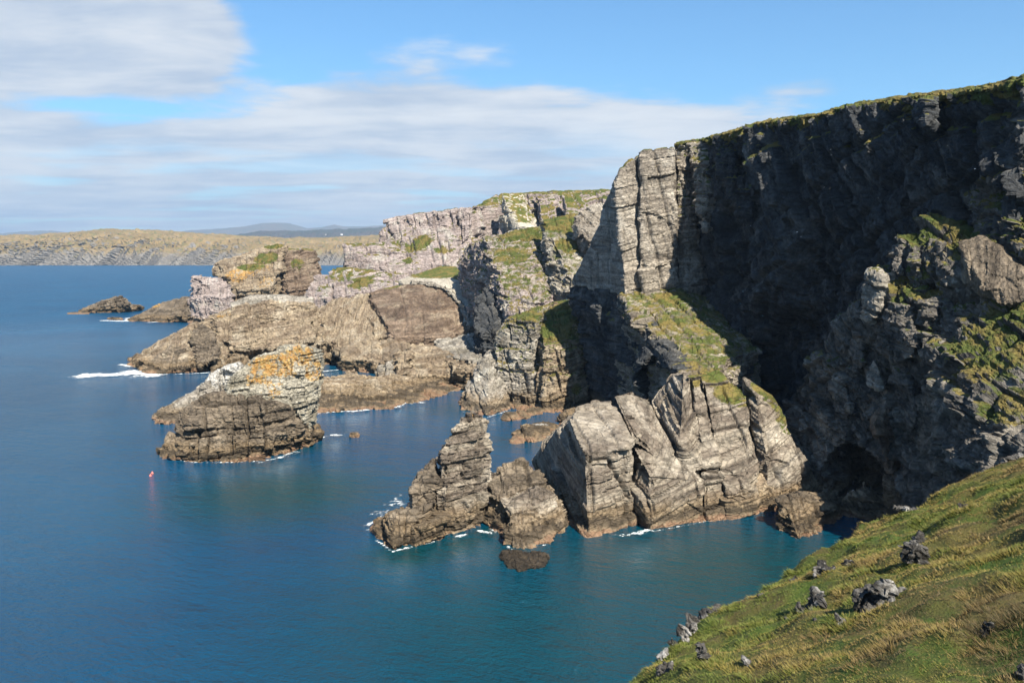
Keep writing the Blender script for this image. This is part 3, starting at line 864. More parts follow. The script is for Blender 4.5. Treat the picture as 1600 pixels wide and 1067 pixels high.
# ================================================================== MID GROUND: promontory with green seep
pc = empty('promontory', W(850, 640), 'blocky promontory with turf cap and a bright green seep below the column', 'promontory')
km = dict(voxel=0.36, rough=0.4)
rock('rock_block', [block([(772, 532, 352), (799, 496, 350), (838, 502, 343), (832, 560, 340), (836, 634, 'w'), (806, 636, 'w'), (780, 590, 345), (818, 500, 362), (860, 474, 366)], (20, 20, 0))], pc, M_GREY, seed=61,
     grass=0.8, gspots=[spot(825, 500, 352, (10, 12, 4), .9)], **km)
rock('rock_block', [block([(850, 542, 336), (880, 548, 335), (906, 546, 340), (921, 640, 'w'), (850, 642, 'w'), (858, 473, 362), (898, 508, 350), (845, 500, 352), (905, 470, 362)], (20, 20, 0))], pc, M_BUFF, seed=62,
     grass=0.9, gspots=[spot(860, 520, 343, (12, 12, 5), .9), spot(885, 490, 352, (12, 12, 6), 1.), spot(899, 612, 336, (3.5, 6, 7), 1.01)], **km)
rock('crag', [block([(722, 640, 'w'), (728, 610, 344), (752, 566, 352), (766, 548, 356), (790, 600, 342), (800, 638, 'w'), (760, 650, 'w')], (14, 14, 0))], pc, M_GREY, seed=63, lev=((4, 7, 7, 1.0), (1.6, 4, 4, 0.7), (0.8, 2, 2, 0.3)), **km)
rock('foot_ledge', [block([(800, 640, 'w'), (850, 644, 'w'), (905, 648, 'w'), (812, 632, 338), (840, 634, 338), (900, 634, 338)], (6, 10, 0))], pc, M_BUFF, seed=64, **km)

# slopes behind it
sd = empty('turf_slope', P(820, 500, 400) * np.array([1, 1, 0]), 'steep patchy turf slopes split by black clefts, behind the column', 'slope', kind='structure')
ks = dict(zmin=12, voxel=0.56, rough=0.6, lev=((8, 12, 14, 1.6), (3, 6, 7, 1.0), (1.2, 3, 3, 0.4)), joint=(13.0, 1.6))
rock('slope_face', [block([(759, 372, 470), (826, 356, 470), (838, 412, 430), (853, 466, 395), (798, 494, 392), (787, 444, 412), (775, 416, 430), (729, 385, 525), (716, 414, 525), (741, 500, 487)], (26, 30, 3), skirt='all', free=True)],
     sd, M_MAUVE, seed=71, grass=0.52, gz=10, gthr=0.3, gspots=[spot(820, 365, 465, (18, 20, 7), .75), spot(800, 400, 440, (14, 20, 10), .62), spot(800, 440, 415, 12, .55)], **ks)
rock('slope_face', [block([(852, 344, 450), (899, 330, 455), (913, 369, 430), (907, 418, 405), (893, 440, 393), (877, 400, 410), (858, 369, 428), (856, 468, 408), (862, 398, 430)], (26, 30, 3), skirt='all', free=True)],
     sd, M_GREY, seed=72, grass=0.5, gz=10, gthr=0.4, gspots=[spot(880, 350, 445, (18, 20, 8), 1.), spot(890, 385, 420, (10, 12, 6), .8)], wspots=[spot(910, 400, 412, (4, 8, 12), .8)], **ks)
rock('slabs', [block([(901, 330, 425), (925, 318, 425), (946, 312, 428), (960, 312, 428), (960, 360, 415), (930, 378, 405), (912, 372, 412)], (40, 50, 0), skirt='all', free=True)], sd, M_COLUMN, seed=73, bed=(0.75, 0.2, 0.6), **ks)
rock('shade_gully', [block([(741, 470, 425), (770, 440, 430), (770, 520, 390), (745, 520, 400)], (10, 12, 0), skirt='all', free=True)], sd, M_SHADE_ROCK, seed=74, **ks)  # deep shade of the gully put into its rock colour

# ================================================================== BANDED FAR HEADLAND (mauve)
fh = empty('headland', P(700, 450, 620) * np.array([1, 1, 0]), 'mauve banded headland cliff with flat turf top in the middle distance', 'headland', kind='structure')
kf = dict(zmin=16, voxel=0.78, rough=0.35, bed=(-0.06, -0.05, 1), lev=((16, 14, 24, 1.8), (6, 8, 10, 1.0), (1.8, 4, 4, 0.4)), joint=(15.0, 2.6))
rock('rock_face', [block([(604, 343, 660), (637, 335, 655), (682, 329, 645), (738, 323, 640), (742, 370, 625), (735, 430, 600), (680, 440, 590), (640, 425, 600), (588, 384, 640), (575, 400, 640)], (24, 44, 2), skirt='all', free=True)],
     fh, M_MAUVE, seed=81, grass=0.8, gz=60, gthr=0.75, gspots=[spot(650, 375, 620, (14, 12, 12), .75), spot(630, 400, 608, (10, 12, 8), .7), spot(690, 388, 605, (12, 12, 5), .7)], **kf)
rock('rock_face', [block([(537, 381, 640), (558, 382, 640), (590, 384, 635), (660, 400, 610), (650, 450, 585), (545, 425, 625), (541, 415, 630)], (24, 40, 0), skirt='all', free=True),
                   block([(517, 421, 625), (530, 418, 628), (575, 425, 615), (640, 430, 590), (600, 455, 580), (520, 450, 600), (487, 470, 600)], (40, 50, 0), skirt='all', free=True)],
     fh, M_MAUVE, seed=82, grass=0.7, gz=20, gthr=0.8, gspots=[spot(530, 420, 628, (7, 8, 4), 1.), spot(565, 442, 600, (14, 12, 5), .8)], **kf)
for i, pts in enumerate([[(605, 345, 652), (632, 338, 649), (640, 372, 636), (618, 372, 640)], [(637, 337, 648), (678, 331, 640), (690, 378, 624), (648, 372, 632)],
                         [(684, 331, 638), (710, 328, 634), (716, 380, 616), (694, 378, 622)], [(718, 327, 632), (738, 325, 628), (734, 372, 615), (722, 380, 614)]]):
    rock('slab', [block(pts, (14, 16, 0))], fh, M_MAUVE, seed=95 + i, **kf)
for i, pts in enumerate([
        [(783, 302, 640), (806, 303, 645), (832, 358, 615), (826, 372, 605), (800, 345, 622)],
        [(812, 303, 655), (832, 303, 650), (828, 340, 635), (816, 340, 642)],
        [(840, 303, 640), (866, 304, 645), (866, 345, 620), (846, 350, 616)],
        [(880, 304, 625), (905, 302, 630), (916, 340, 605), (884, 345, 600)],
        [(908, 300, 645), (960, 298, 640), (960, 330, 625), (915, 325, 630)]]):
    rock('rock_face', [block(pts, (24, 50, 1), skirt='all', free=True)], fh, M_MAUVE if i != 0 else M_CHALK, seed=85 + i, grass=0.9, gz=80, **kf)
rock('rock_wall', [block([(734, 324, 690), (765, 310, 705), (783, 302, 715), (860, 300, 735), (980, 296, 740), (800, 370, 690), (742, 372, 680)], (24, 40, 2), skirt='all', free=True)], fh, M_MAUVE, seed=92, grass=0.9, gz=85, **kf)
rock('knob', [block([(782, 347, 640), (792, 346, 640), (792, 368, 632), (780, 366, 634)], (8, 8, 0), skirt='all', free=True)], fh, M_MAUVE, seed=93, **kf)

# ================================================================== DOMED SHORE: dome, pale slab, shelves
ds = empty('rock_shore', P(620, 540, 480) * np.array([1, 1, 0]), 'buff rock shore with a smooth brown dome and stepped shelves reaching to the water', 'rock shore')
kd = dict(zmin=-1.2, voxel=0.56, rough=0.35, bed=(-0.05, -0.2, 1))
LD = ((6, 12, 14, 1.8), (2.6, 6, 7, 1.1), (1.1, 3, 3, 0.4))
rock('pale_slab', [block([(624, 438, 540), (676, 436, 535), (730, 442, 520), (741, 460, 505), (742, 500, 480), (734, 512, 470), (700, 450, 515), (650, 441, 532), (690, 416, 570), (712, 417, 565)], (30, 26, 0), skirt='all')],
     ds, M_CHALK, seed=101, joint=None, lev=((6, 16, 16, 0.3), (2.4, 8, 8, 0.2)), gspots=[spot(690, 425, 555, (26, 26, 7), 1.), spot(725, 436, 535, (8, 10, 4), .8)], **kd)
rock('dome', [block([(577, 457, 520), (592, 452, 523), (618, 447, 525), (642, 445, 525), (662, 446, 521), (680, 450, 515), (696, 457, 507), (708, 467, 499), (718, 481, 490), (726, 498, 480), (731, 516, 470), (700, 526, 456), (615, 528, 455), (600, 502, 474), (650, 462, 502), (690, 476, 487), (640, 490, 478), (690, 500, 470)], (30, 24, -6), skirt='all')],
     ds, M_UMBER, seed=102, joint=(14.0, 1.3), lev=((6, 20, 20, 0.9), (2.4, 9, 9, 0.5), (1.1, 4, 4, 0.25)), gspots=[spot(610, 446, 525, (8, 8, 3), .8)], **kd)
RIM = [(572, 457, 521), (606, 448, 524), (642, 443, 525), (676, 446, 517), (700, 454, 505), (720, 479, 489), (734, 513, 468)]
for i in (2, 3, 4, 5):
    (u0, v0, y0), (u1, v1, y1) = RIM[i], RIM[i + 1]
    dx, dy = (v1 - v0), -(u1 - u0)
    L_ = math.hypot(dx, dy)
    ox, oy = dx / L_ * (3 + i % 3), dy / L_ * (3 + i % 3)
    rock('rim', [block([(u0, v0, y0 - 2), (u1, v1, y1 - 2), (u0 + ox, v0 + oy, y0 - 1), (u1 + ox, v1 + oy, y1 - 1)], (6, 8, 0))], ds, M_GREY, seed=130 + i,
         **dict(kd, lev=((3, 6, 6, 0.8), (1.5, 3, 3, 0.5)), joint=(5.0, 1.2), voxel=0.42))
rock('bank', [block([(487, 486, 520), (525, 468, 530), (574, 459, 525), (590, 490, 495), (606, 524, 465), (561, 537, 462), (500, 535, 470), (484, 500, 500)], (40, 26, -4), skirt='all')], ds, M_BUFF, seed=103, lev=LD, warp=3,
     **dict(kd, bed=(0.8, -0.2, 0.5)))
rock('bench', [block([(529, 545, 458), (560, 533, 462), (610, 530, 455), (637, 538, 445), (630, 560, 425), (535, 563, 442), (528, 568, 'w'), (560, 573, 'w'), (600, 570, 'w')], (20, 24, 0), skirt='all')], ds, M_BUFF, seed=104, lev=LD, **kd)
rock('shelf', [block([(686, 531, 445), (730, 522, 450), (772, 522, 445), (765, 545, 405), (758, 566, 385), (700, 555, 395), (680, 545, 415)], (20, 25, 0), skirt='all')], ds, M_GREY, seed=105, lev=LD, **kd)
rock('block', [block([(618, 551, 398), (638, 550, 398), (637, 586, 388), (621, 584, 388)], (5, 8, 0), skirt='all')], ds, M_BUFF, seed=106, lev=LD, **kd)
rock('block', [block([(642, 541, 408), (680, 541, 408), (685, 560, 395), (680, 600, 382), (643, 590, 384), (712, 560, 392), (714, 598, 385)], (16, 20, 0), skirt='all')], ds, M_BUFF, seed=107, lev=LD, **kd)
rock('step', [block([(586, 574, 396), (614, 562, 398), (616, 590, 384), (590, 592, 384)], (10, 12, 0), skirt='all')], ds, M_GREY, seed=110, lev=LD, **kd)
rock('knoll', [block([(690, 560, 395), (740, 562, 390), (758, 566, 386), (748, 585, 370), (712, 606, 'w'), (722, 604, 'w'), (733, 600, 'w')], (16, 18, 0), skirt='all')], ds, M_BUFF, seed=108, lev=LD, **kd)
rock('low_shelf', [block([(491, 645, 'w'), (527, 641, 'w'), (574, 639.5, 'w'), (608, 638, 'w'), (495, 594, 372), (549, 586, 378), (575, 588, 376), (600, 590, 372), (577, 606, 356), (560, 612, 350)], (20, 10, 0)),
                   block([(600, 639, 'w'), (640, 622, 'w'), (686, 619.5, 'w'), (713, 608, 'w'), (577, 606, 356), (605, 588, 374), (648, 596, 374), (690, 604, 376)], (12, 14, 0))],
     ds, M_BUFF, seed=109, lev=LD, voxel=0.36, bed=(-0.1, -0.45, 0.9), rough=0.4)
# long spit running out to the left
sp = empty('rock_spit', W(330, 580), 'long brown rock spit sloping into surf behind the lichen stack', 'rock spit')
rock('spit', [block([(206, 572, 'w'), (244, 585, 'w'), (300, 582, 'w'), (334, 580, 'w'), (230, 560, 448), (262, 538, 455), (300, 508, 465), (334, 497, 470), (345, 540, 448)], (25, 25, 0)),
              block([(334, 497, 468), (367, 480, 472), (420, 470, 475), (484, 476, 480), (500, 520, 465), (340, 560, 440), (334, 581, 'w'), (420, 580, 'w'), (500, 577, 'w'), (345, 510, 458), (500, 545, 455)], (35, 35, 0))],
     sp, M_BUFF, caves=[(P(410, 557, 443), (26, 12, 3.0), (-1, 7, 0)), (P(500, 548, 450), (5, 10, 6), (0, 12, 0)), (P(350, 530, 446), (3, 12, 10), (0, 6, 0))], seed=111, lev=((6, 12, 12, 2.4), (2.6, 6, 6, 1.3), (1.1, 3, 3, 0.5)), voxel=0.45, rough=0.5, lspots=[spot(350, 492, 470, (8, 8, 3), .6)])
rock('fold', [block([(338, 507, 462), (350, 494, 466), (400, 488, 470), (484, 488, 474), (490, 530, 455), (430, 546, 446), (370, 543, 446), (345, 530, 451)], (10, 14, 0))],
     sp, M_BUFF, seed=113, lev=((5, 20, 20, 1.2), (2.0, 8, 8, 0.9), (0.9, 3, 3, 0.4)), voxel=0.42, rough=0.6)
for i, pts in enumerate([[(236, 566, 441), (268, 540, 448), (290, 545, 444), (300, 575, 433), (250, 580, 432)],
                         [(296, 530, 449), (316, 506, 456), (336, 520, 450), (340, 560, 436), (312, 572, 434)]]):
    rock('facet', [block(pts, (10, 14, 0))], sp, M_DARKB, seed=115 + i, lev=((6, 10, 10, 1.2), (2.4, 5, 5, 0.8), (1.0, 3, 3, 0.35)), voxel=0.42)
rock('capping', [block([(362, 474, 476), (390, 462, 482), (440, 461, 484), (488, 466, 488), (487, 480, 480), (400, 484, 474), (365, 484, 472)], (30, 30, 0), skirt='all')], sp, M_GREY, seed=112, lev=((4, 20, 20, 0.5), (1.6, 8, 8, 0.5)), voxel=0.45)

# island block with orange lichen
ij = empty('rock_island', P(400, 495, 790) * np.array([1, 1, 0]), 'tall craggy island rock streaked orange with turf crown, before the far coast', 'rock island')
kj = dict(voxel=0.75, rough=0.7, lev=((9, 14, 14, 2.4), (4, 8, 8, 1.4), (1.8, 4, 4, 0.6)), joint=(14.0, 2.2))
rock('crag', [block([(300, 472, 760), (307, 433, 765), (340, 436, 765), (362, 445, 755), (365, 485, 730), (310, 485, 745)], (30, 30, 0), skirt='all')], ij, M_MAUVE, seed=121, wspots=[spot(330, 440, 762, (10, 10, 7), .6)], **kj)
rock('crag', [block([(335, 420, 790), (340, 411, 790), (356, 406, 790), (400, 397, 790), (412, 386, 790), (434, 380, 790), (446, 385, 785), (440, 410, 765), (425, 450, 740), (370, 455, 745), (355, 430, 765)], (25, 25, 0), skirt='all')],
     ij, M_BUFF, seed=122, lspots=[spot(375, 430, 765, (16, 20, 10), .75), spot(400, 420, 765, (20, 20, 10), .6), spot(415, 440, 750, (10, 20, 8), .6)],
     gspots=[spot(420, 405, 780, (14, 20, 8), 1.0), spot(400, 418, 775, (18, 20, 4), .9), spot(430, 384, 790, (12, 14, 4), 1.)], **kj)
rock('crag', [block([(447, 389, 785), (470, 390, 785), (491, 392, 785), (497, 425, 770), (485, 450, 755), (450, 455, 750), (440, 430, 765)], (30, 30, 0), skirt='all')], ij, M_UMBER, seed=123, gspots=[spot(465, 415, 775, 8, .7)], grass=.6, gz=60, **kj)
rock('saddle', [block([(484, 455, 740), (498, 432, 745), (515, 430, 750), (540, 430, 750), (520, 470, 690), (480, 475, 700)], (30, 30, 0), skirt='all')], ij, M_MAUVE, seed=124, **kj)
rock('reef', [block([(205, 502, 'w'), (230, 503, 'w'), (300, 499, 'w'), (345, 499, 'w'), (225, 488, 785), (245, 478, 795), (262, 472, 800), (300, 464, 790), (345, 470, 770), (345, 485, 745)], (30, 30, 0))], ij, M_DARKB, seed=125,
     lspots=[spot(243, 478, 795, (8, 10, 4), .8)], **kj)
sk = empty('skerry', W(165, 488), 'low dark skerry alone in the open water at left', 'rock')
rock('hump', [block([(122, 489, 'w'), (165, 488.5, 'w'), (208, 486.5, 'w'), (142, 481, 880), (163, 469, 885), (175, 466, 886), (190, 462, 888), (201, 474, 888)], (12, 14, 0)),
              block([(196, 487, 'w'), (224, 482.5, 'w'), (205, 476, 905), (220, 478, 910)], (8, 10, 0))], sk, M_DARKB, seed=126, **dict(kj, lev=((5, 8, 8, 1.4), (2.4, 4, 4, 0.9))))
rock('fringe', [block([(105, 491, 'w'), (140, 491, 'w'), (120, 488, 878), (135, 487, 880)], (6, 8, 0))], sk, M_BUFF, seed=127, **dict(kj, amp=.2, rough=.3, joint=None))
tag(rock('rock', [block([(168, 499, 'w'), (192, 500, 'w'), (175, 495.5, 790), (188, 496, 790)], (5, 6, 0))], None, M_BUFF, seed=128, voxel=0.5, amp=.2, joint=None), 'wave-washed flat rock off the tip of the island reef', 'rock')


# ================================================================== FAR COAST AND MOUNTAINS
def land(name, label, profile, Y0, Y1, base_v, mat, nx=420, ny=70, rough=0.1, seed=0, shore=0.35):
    us = np.linspace(profile[0][0], profile[-1][0], nx)
    pv = np.interp(us, [p[0] for p in profile], [p[1] for p in profile])
    t = np.linspace(-0.04, 1.35, ny)
    V = np.zeros((ny, nx, 3))
    for j, tt in enumerate(t):
        Y = Y0 + (Y1 - Y0) * tt
        V[j, :, 0] = (us - CU) / FPX * Y / 1.0
        V[j, :, 1] = Y
    flat = V.reshape(-1, 3)
    Hc = np.array([P(u, v, Y1)[2] for u, v in zip(us, pv)])
    T = np.repeat(t, nx)
    HH = np.tile(Hc, ny)
    Lc = (Y1 - Y0)
    # steep shore step, then a rising moor up to the crest, and down behind it
    prof = np.where(T < 0, T * 2.0, shore * sstep(T, 0.0, 0.16) + (1 - shore) * np.clip(T, 0, 1) ** 0.9)
    prof = np.where(T > 1, 1 - (T - 1) * 0.6, prof)
    k = 1.0 / (0.05 * Lc)
    nz = fbm(flat * k * np.array([1.0, 1.0, 0]), seed, 6, 0.55)
    nz2 = 1 - 2 * np.abs(fbm(flat * k * 2.3 + 9, seed + 5, 5, 0.55))
    amp = rough * np.clip(T * 6, 0, 1) * np.where(T > 0.8, 0.45, 1.0)
    flat[:, 2] = HH * prof + HH * amp * (nz + 0.5 * nz2) - 0.5
    # coves and points along the shore
    flat[:, 1] += Lc * 0.12 * fbm(np.stack([flat[:, 0] * 3 * k, T * 0, T * 0], 1), seed + 9, 5, 0.6) * np.clip(1 - T, 0, 1)
    me = grid_mesh(name, flat, nx, ny)
    o = new_obj(name, me, None, mat)
    return tag(o, label, 'coast' if 'coast' in name else 'hills', kind='structure')


def land_mat(name, rockc, g1, g2, g3, sc, thr=(0.70, 0.88)):
    m, n, b = bsdf_mat(name)
    geo = n.n('ShaderNodeNewGeometry')
    pos = geo.outputs['Position']
    sep = n.n('ShaderNodeSeparateXYZ')
    n.link(geo.outputs['Normal'], sep.inputs[0])
    sp_ = n.n('ShaderNodeSeparateXYZ')
    n.link(pos, sp_.inputs[0])
    n1 = n.noise(pos, sc, 6, 0.6)
    n2 = n.noise(pos, sc * 4.5, 6, 0.65)
    n3 = n.noise(pos, sc * 20, 4, 0.65)
    g = n.mix(n.ramp(n1, 0.42, 0.6), c4(g1), c4(g2))
    g = n.mix(n.ramp(n2, 0.5, 0.65), g, c4(g3))
    rc = n.mix(n.ramp(n3, 0.35, 0.65), c4([x * 0.55 for x in rockc]), c4([min(1, x * 1.25) for x in rockc]))
    f = n.math('ADD', sep.outputs[2], n.math('MULTIPLY', n.math('SUBTRACT', n2, 0.5), 0.7))
    hz = n.ramp(n.math('ADD', sp_.outputs[2], n.math('MULTIPLY', n.math('SUBTRACT', n2, 0.5), 90.0)), 25.0, 95.0)
    f = n.math('MULTIPLY', n.ramp(f, *thr), hz)
    col = n.mix(f, rc, g)
    col = n.mix(n.math('MULTIPLY', n.ramp(n3, 0.62, 0.7), 0.6), col, c4(rockc))
    n.link(col, b.inputs['Base Color'])
    bp = n.n('ShaderNodeBump')
    bp.inputs['Strength'].default_value = 1.0
    bp.inputs['Distance'].default_value = 0.25 / sc * 0.1
    n.link(n.math('ADD', n2, n3), bp.inputs['Height'])
    n.link(bp.outputs[0], b.inputs['Normal'])
    return m


M_COAST = land_mat('coast_land', (0.155, 0.145, 0.13), (0.18, 0.13, 0.055), (0.23, 0.165, 0.075), (0.12, 0.115, 0.045), 0.004, thr=(0.62, 0.84))
M_HILL = land_mat('moor_land', (0.16, 0.14, 0.13), (0.10, 0.10, 0.07), (0.14, 0.11, 0.08), (0.08, 0.085, 0.06), 0.0012)
M_NEARHILL = land_mat('ridge_land', (0.06, 0.06, 0.06), (0.045, 0.05, 0.035), (0.065, 0.055, 0.045), (0.035, 0.042, 0.032), 0.0016)
land('far_coast', 'long low rocky coast across the bay under brown moorland',
     [(-160, 372), (-60, 371), (0, 369), (60, 367), (127, 363), (176, 359), (225, 359), (285, 363), (375, 368), (450, 372), (520, 371), (560, 370), (620, 368), (720, 372)], 4600, 6300, 414, M_COAST, seed=201, rough=0.15, shore=0.22, nx=560, ny=90)
land('distant_hills', 'dark blue ridge of hills beyond the far coast',
     [(330, 372), (375, 367), (412, 361), (470, 361), (520, 359), (560, 358), (600, 355), (700, 352), (800, 356)], 11500, 13500, 400, M_NEARHILL, seed=202, rough=0.10, nx=260, ny=40)
land('distant_mountains', 'pale blue mountain tops on the horizon',
     [(260, 366), (300, 360), (340, 358), (385, 354), (412, 349), (431, 348), (455, 349), (483, 357), (505, 355), (525, 351), (540, 354), (570, 354), (600, 352), (640, 350), (700, 348), (800, 350)], 22000, 26000, 400, M_HILL, seed=203, rough=0.025, nx=260, ny=40)
land('distant_hills', 'faint blue hill low on the horizon at far left',
     [(-160, 368), (-60, 366), (0, 366), (20, 364), (60, 361), (90, 361), (130, 366), (200, 372)], 22000, 25000, 400, M_HILL, seed=204, rough=0.08, nx=160, ny=40)

# ================================================================== FOREGROUND HILLSIDE
EDGE_PX = [(972, 1067), (1028, 1034), (1076, 988), (1120, 956), (1160, 946), (1196, 916), (1236, 888), (1300, 856), (1340, 830), (1360, 812), (1400, 806), (1432, 792), (1480, 762), (1540, 740), (1600, 712)]


PA, PB, P0 = 0.42, 0.38, 53.0      # the slope falls to the left and away


def plane_z(x, y):
    return P0 + PA * x - PB * y


def on_plane(u, v):
    d = ray(u, v)
    t = (P0 - CAMZ) / (d[2] - PA * d[0] + PB * d[1])
    return d * t + np.array([0, 0, CAMZ])


EDGE = np.array([on_plane(*p)[:2] for p in EDGE_PX])
EDGE = np.vstack([EDGE[0] + (EDGE[0] - EDGE[2]) * 6, EDGE, EDGE[-1] + np.array([60.0, 8.0])])


def edge_dist(x, y):
    """signed distance to the brow of the slope, positive on the land side"""
    p = np.stack([x, y], 1)
    best = np.full(len(p), 1e9)
    for a, b_ in zip(EDGE[:-1], EDGE[1:]):
        ab = b_ - a
        t = np.clip(((p - a) @ ab) / (ab @ ab), 0, 1)
        d = p - (a + t[:, None] * ab)
        dd = np.hypot(d[:, 0], d[:, 1])
        best = np.minimum(best, dd)
    poly = np.vstack([EDGE, [[220, 80], [220, -80], [-80, -80]]])
    inside = np.zeros(len(p), bool)
    for a, b_ in zip(poly, np.roll(poly, -1, 0)):
        if a[1] == b_[1]:
            continue
        c = ((a[1] > p[:, 1]) != (b_[1] > p[:, 1])) & (p[:, 0] < (b_[0] - a[0]) * (p[:, 1] - a[1]) / (b_[1] - a[1]) + a[0])
        inside ^= c
    sign = np.where(inside, 1.0, -1.0)
    return best * sign


def hill_z(x, y):
    p = np.stack([x, y, x * 0], 1)
    e = edge_dist(x, y)
    z = plane_z(x, y)
    z = z + 0.45 * fbm(p * 0.16, 301, 3) * np.clip(0.3 + e / 6, 0.3, 1) + 0.55 * fbm(p * 0.42, 302, 3) + 0.24 * fbm(p * 1.3, 303, 3)
    out = np.clip(-e, 0, None)
    z = z - out * 1.15 - 0.02 * np.clip(out, 0, 12) ** 2
    return np.maximum(z, -4), e


def build_hillside():
    xs = np.arange(-10, 68, 0.28)
    ys = np.arange(10, 84, 0.28)
    X, Y = np.meshgrid(xs, ys)
    x, y = X.ravel(), Y.ravel()
    z, e = hill_z(x, y)
    me = grid_mesh('hillside', np.stack([x, y, z], 1), len(xs), len(ys))
    attr(me, 'edge', e)
    m, n, b = bsdf_mat('turf')
    pos = n.n('ShaderNodeNewGeometry').outputs['Position']
    n1 = n.noise(pos, 0.22, 5, 0.6)
    n2 = n.noise(pos, 1.3, 5, 0.65)
    n3 = n.noise(pos, 9.0, 4, 0.7)
    g = n.mix(n.ramp(n1, 0.40, 0.60), (0.05, 0.085, 0.011, 1), (0.10, 0.085, 0.024, 1))
    g = n.mix(n.math('MULTIPLY', n.ramp(n2, 0.5, 0.68), 0.7), g, (0.10, 0.075, 0.03, 1))
    k = n.math('ADD', n.math('MULTIPLY', n3, 0.9), 0.45)
    g = n.mix(1.0, g, n.xyz(k, k, k), 'MULTIPLY')
    ea = n.n('ShaderNodeAttribute', attribute_name='edge').outputs['Fac']
    rf = n.ramp(n.math('ADD', ea, n.math('MULTIPLY', n.math('SUBTRACT', n2, 0.5), 3.0)), -0.8, -1.8)
    g = n.mix(rf, g, n.mix(n3, (0.10, 0.095, 0.09, 1), (0.28, 0.265, 0.24, 1)))
    n.link(g, b.inputs['Base Color'])
    bp = n.n('ShaderNodeBump')
    bp.inputs['Strength'].default_value = 1.0
    bp.inputs['Distance'].default_value = 0.12
    n.link(n.math('ADD', n3, n2), bp.inputs['Height'])
    n.link(bp.outputs[0], b.inputs['Normal'])
    tag(new_obj('hillside', me, None, m), 'steep grassy hillside falling to the sea in the near corner', 'hillside', kind='structure')


def build_grass():
    rng = np.random.default_rng(5)
    # tussocks scattered over the slope in view, denser nearby
    n_t = 38000
    yy = 14 + 70 * rng.random(n_t * 3) ** 1.5
    xx = -4 + 66 * rng.random(n_t * 3)
    keep = (xx > yy * 0.10 - 3) & (xx < yy * 0.66 + 5)
    xx, yy = xx[keep][:n_t], yy[keep][:n_t]
    z, e = hill_z(xx, yy)
    ok = e > -0.5
    xx, yy, z = xx[ok], yy[ok], z[ok]
    nb = 16
    p3 = np.stack([xx, yy, xx * 0], 1)
    tone = fbm(p3 * 0.22, 311, 3) * 0.9 + fbm(p3 * 1.1, 312, 2) * 0.6 + 0.2 - 0.4 * sstep(xx - 0.45 * yy, 2, -6)
    hscale = (0.45 + 1.3 * sstep(fbm(p3 * 0.8, 313, 3), -0.1, 0.6)) * (0.8 + 0.4 * rng.random(len(xx)))
    n0 = len(xx)
    i = np.repeat(np.arange(n0), nb)
    N = len(i)
    a = rng.random(N) * 2 * np.pi
    r = 0.32 * np.sqrt(rng.random(N))
    bx, by = xx[i] + r * np.cos(a), yy[i] + r * np.sin(a)
    bz = hill_z(bx, by)[0] - 0.02
    L = 0.13 * hscale[i] * (0.6 + 0.8 * rng.random(N))
    lean = np.stack([np.cos(a), np.sin(a)], 1) * (0.35 + 0.5 * rng.random(N))[:, None] + np.array([-0.55, 0.25])   # leaning downwind, downslope
    wdt = (0.010 + 0.007 * rng.random(N)) * np.clip(yy[i] / 26, 0.8, 2.6)
    pa = rng.random(N) * 2 * np.pi
    side = np.stack([np.cos(pa), np.sin(pa)], 1) * wdt[:, None]
    base = np.stack([bx, by, bz], 1)
    tip = base + np.stack([lean[:, 0] * L, lean[:, 1] * L, L * 0.75], 1)
    s3 = np.concatenate([side, np.zeros((N, 1))], 1)
    V = np.stack([base - s3, base + s3, tip], 1).reshape(-1, 3)
    F = np.arange(N * 3).reshape(-1, 3)
    me = mesh_np('grass', V, F)
    attr(me, 'tone', np.repeat(tone[i] + 0.3 * (rng.random(N) - 0.5), 3))
    attr(me, 'tip', np.tile(np.array([0, 0, 1.0]), N))
    m, n, b = bsdf_mat('grass_blades')
    t = n.n('ShaderNodeAttribute', attribute_name='tone').outputs['Fac']
    tp = n.n('ShaderNodeAttribute', attribute_name='tip').outputs['Fac']
    g = n.mix(n.ramp(t, -0.25, 0.15), (0.06, 0.095, 0.012, 1), (0.15, 0.125, 0.030, 1))
    g = n.mix(n.ramp(t, 0.2, 0.45), g, (0.15, 0.105, 0.042, 1))
    g = n.mix(n.ramp(t, 0.5, 0.7), g, (0.055, 0.04, 0.022, 1))
    g = n.mix(n.math('MULTIPLY', tp, 0.35), g, (0.26, 0.20, 0.07, 1))
    n.link(g, b.inputs['Base Color'])
    b.inputs['Roughness'].default_value = 0.6
    b.inputs['Specular IOR Level'].default_value = 0.2
    tag(new_obj('grass', me, None, m), 'wind-combed tussock grass covering the near hillside', 'grass', kind='stuff')


build_hillside()
build_grass()

M_BOULDER = rock_mat('rock_boulder', (0.035, 0.033, 0.03), (0.10, 0.095, 0.088), (0.40, 0.39, 0.37), tide=False, bump=0.03, sc=7.0, strata=0.6)


def boulder_mesh(seed, w, h, d, n=3, voxel=0.06):
    rng = np.random.default_rng(seed)
    bl = []
    for i in range(n):
        c = np.array([rng.uniform(-.3, .3) * w, rng.uniform(-.3, .3) * d, 0.0]) if i else np.zeros(3)
        s = 1.0 if i == 0 else rng.uniform(.45, .75)
        pts = rng.normal(size=(8, 3))
        pts /= np.abs(pts).max(1)[:, None]
        pts = pts * np.array([w, d, h]) * 0.5 * s * rng.uniform(0.7, 1.15, (8, 1))
        pts[:, 2] = pts[:, 2] + h * 0.35 * s
        bl.append(pts + c)
    return bl


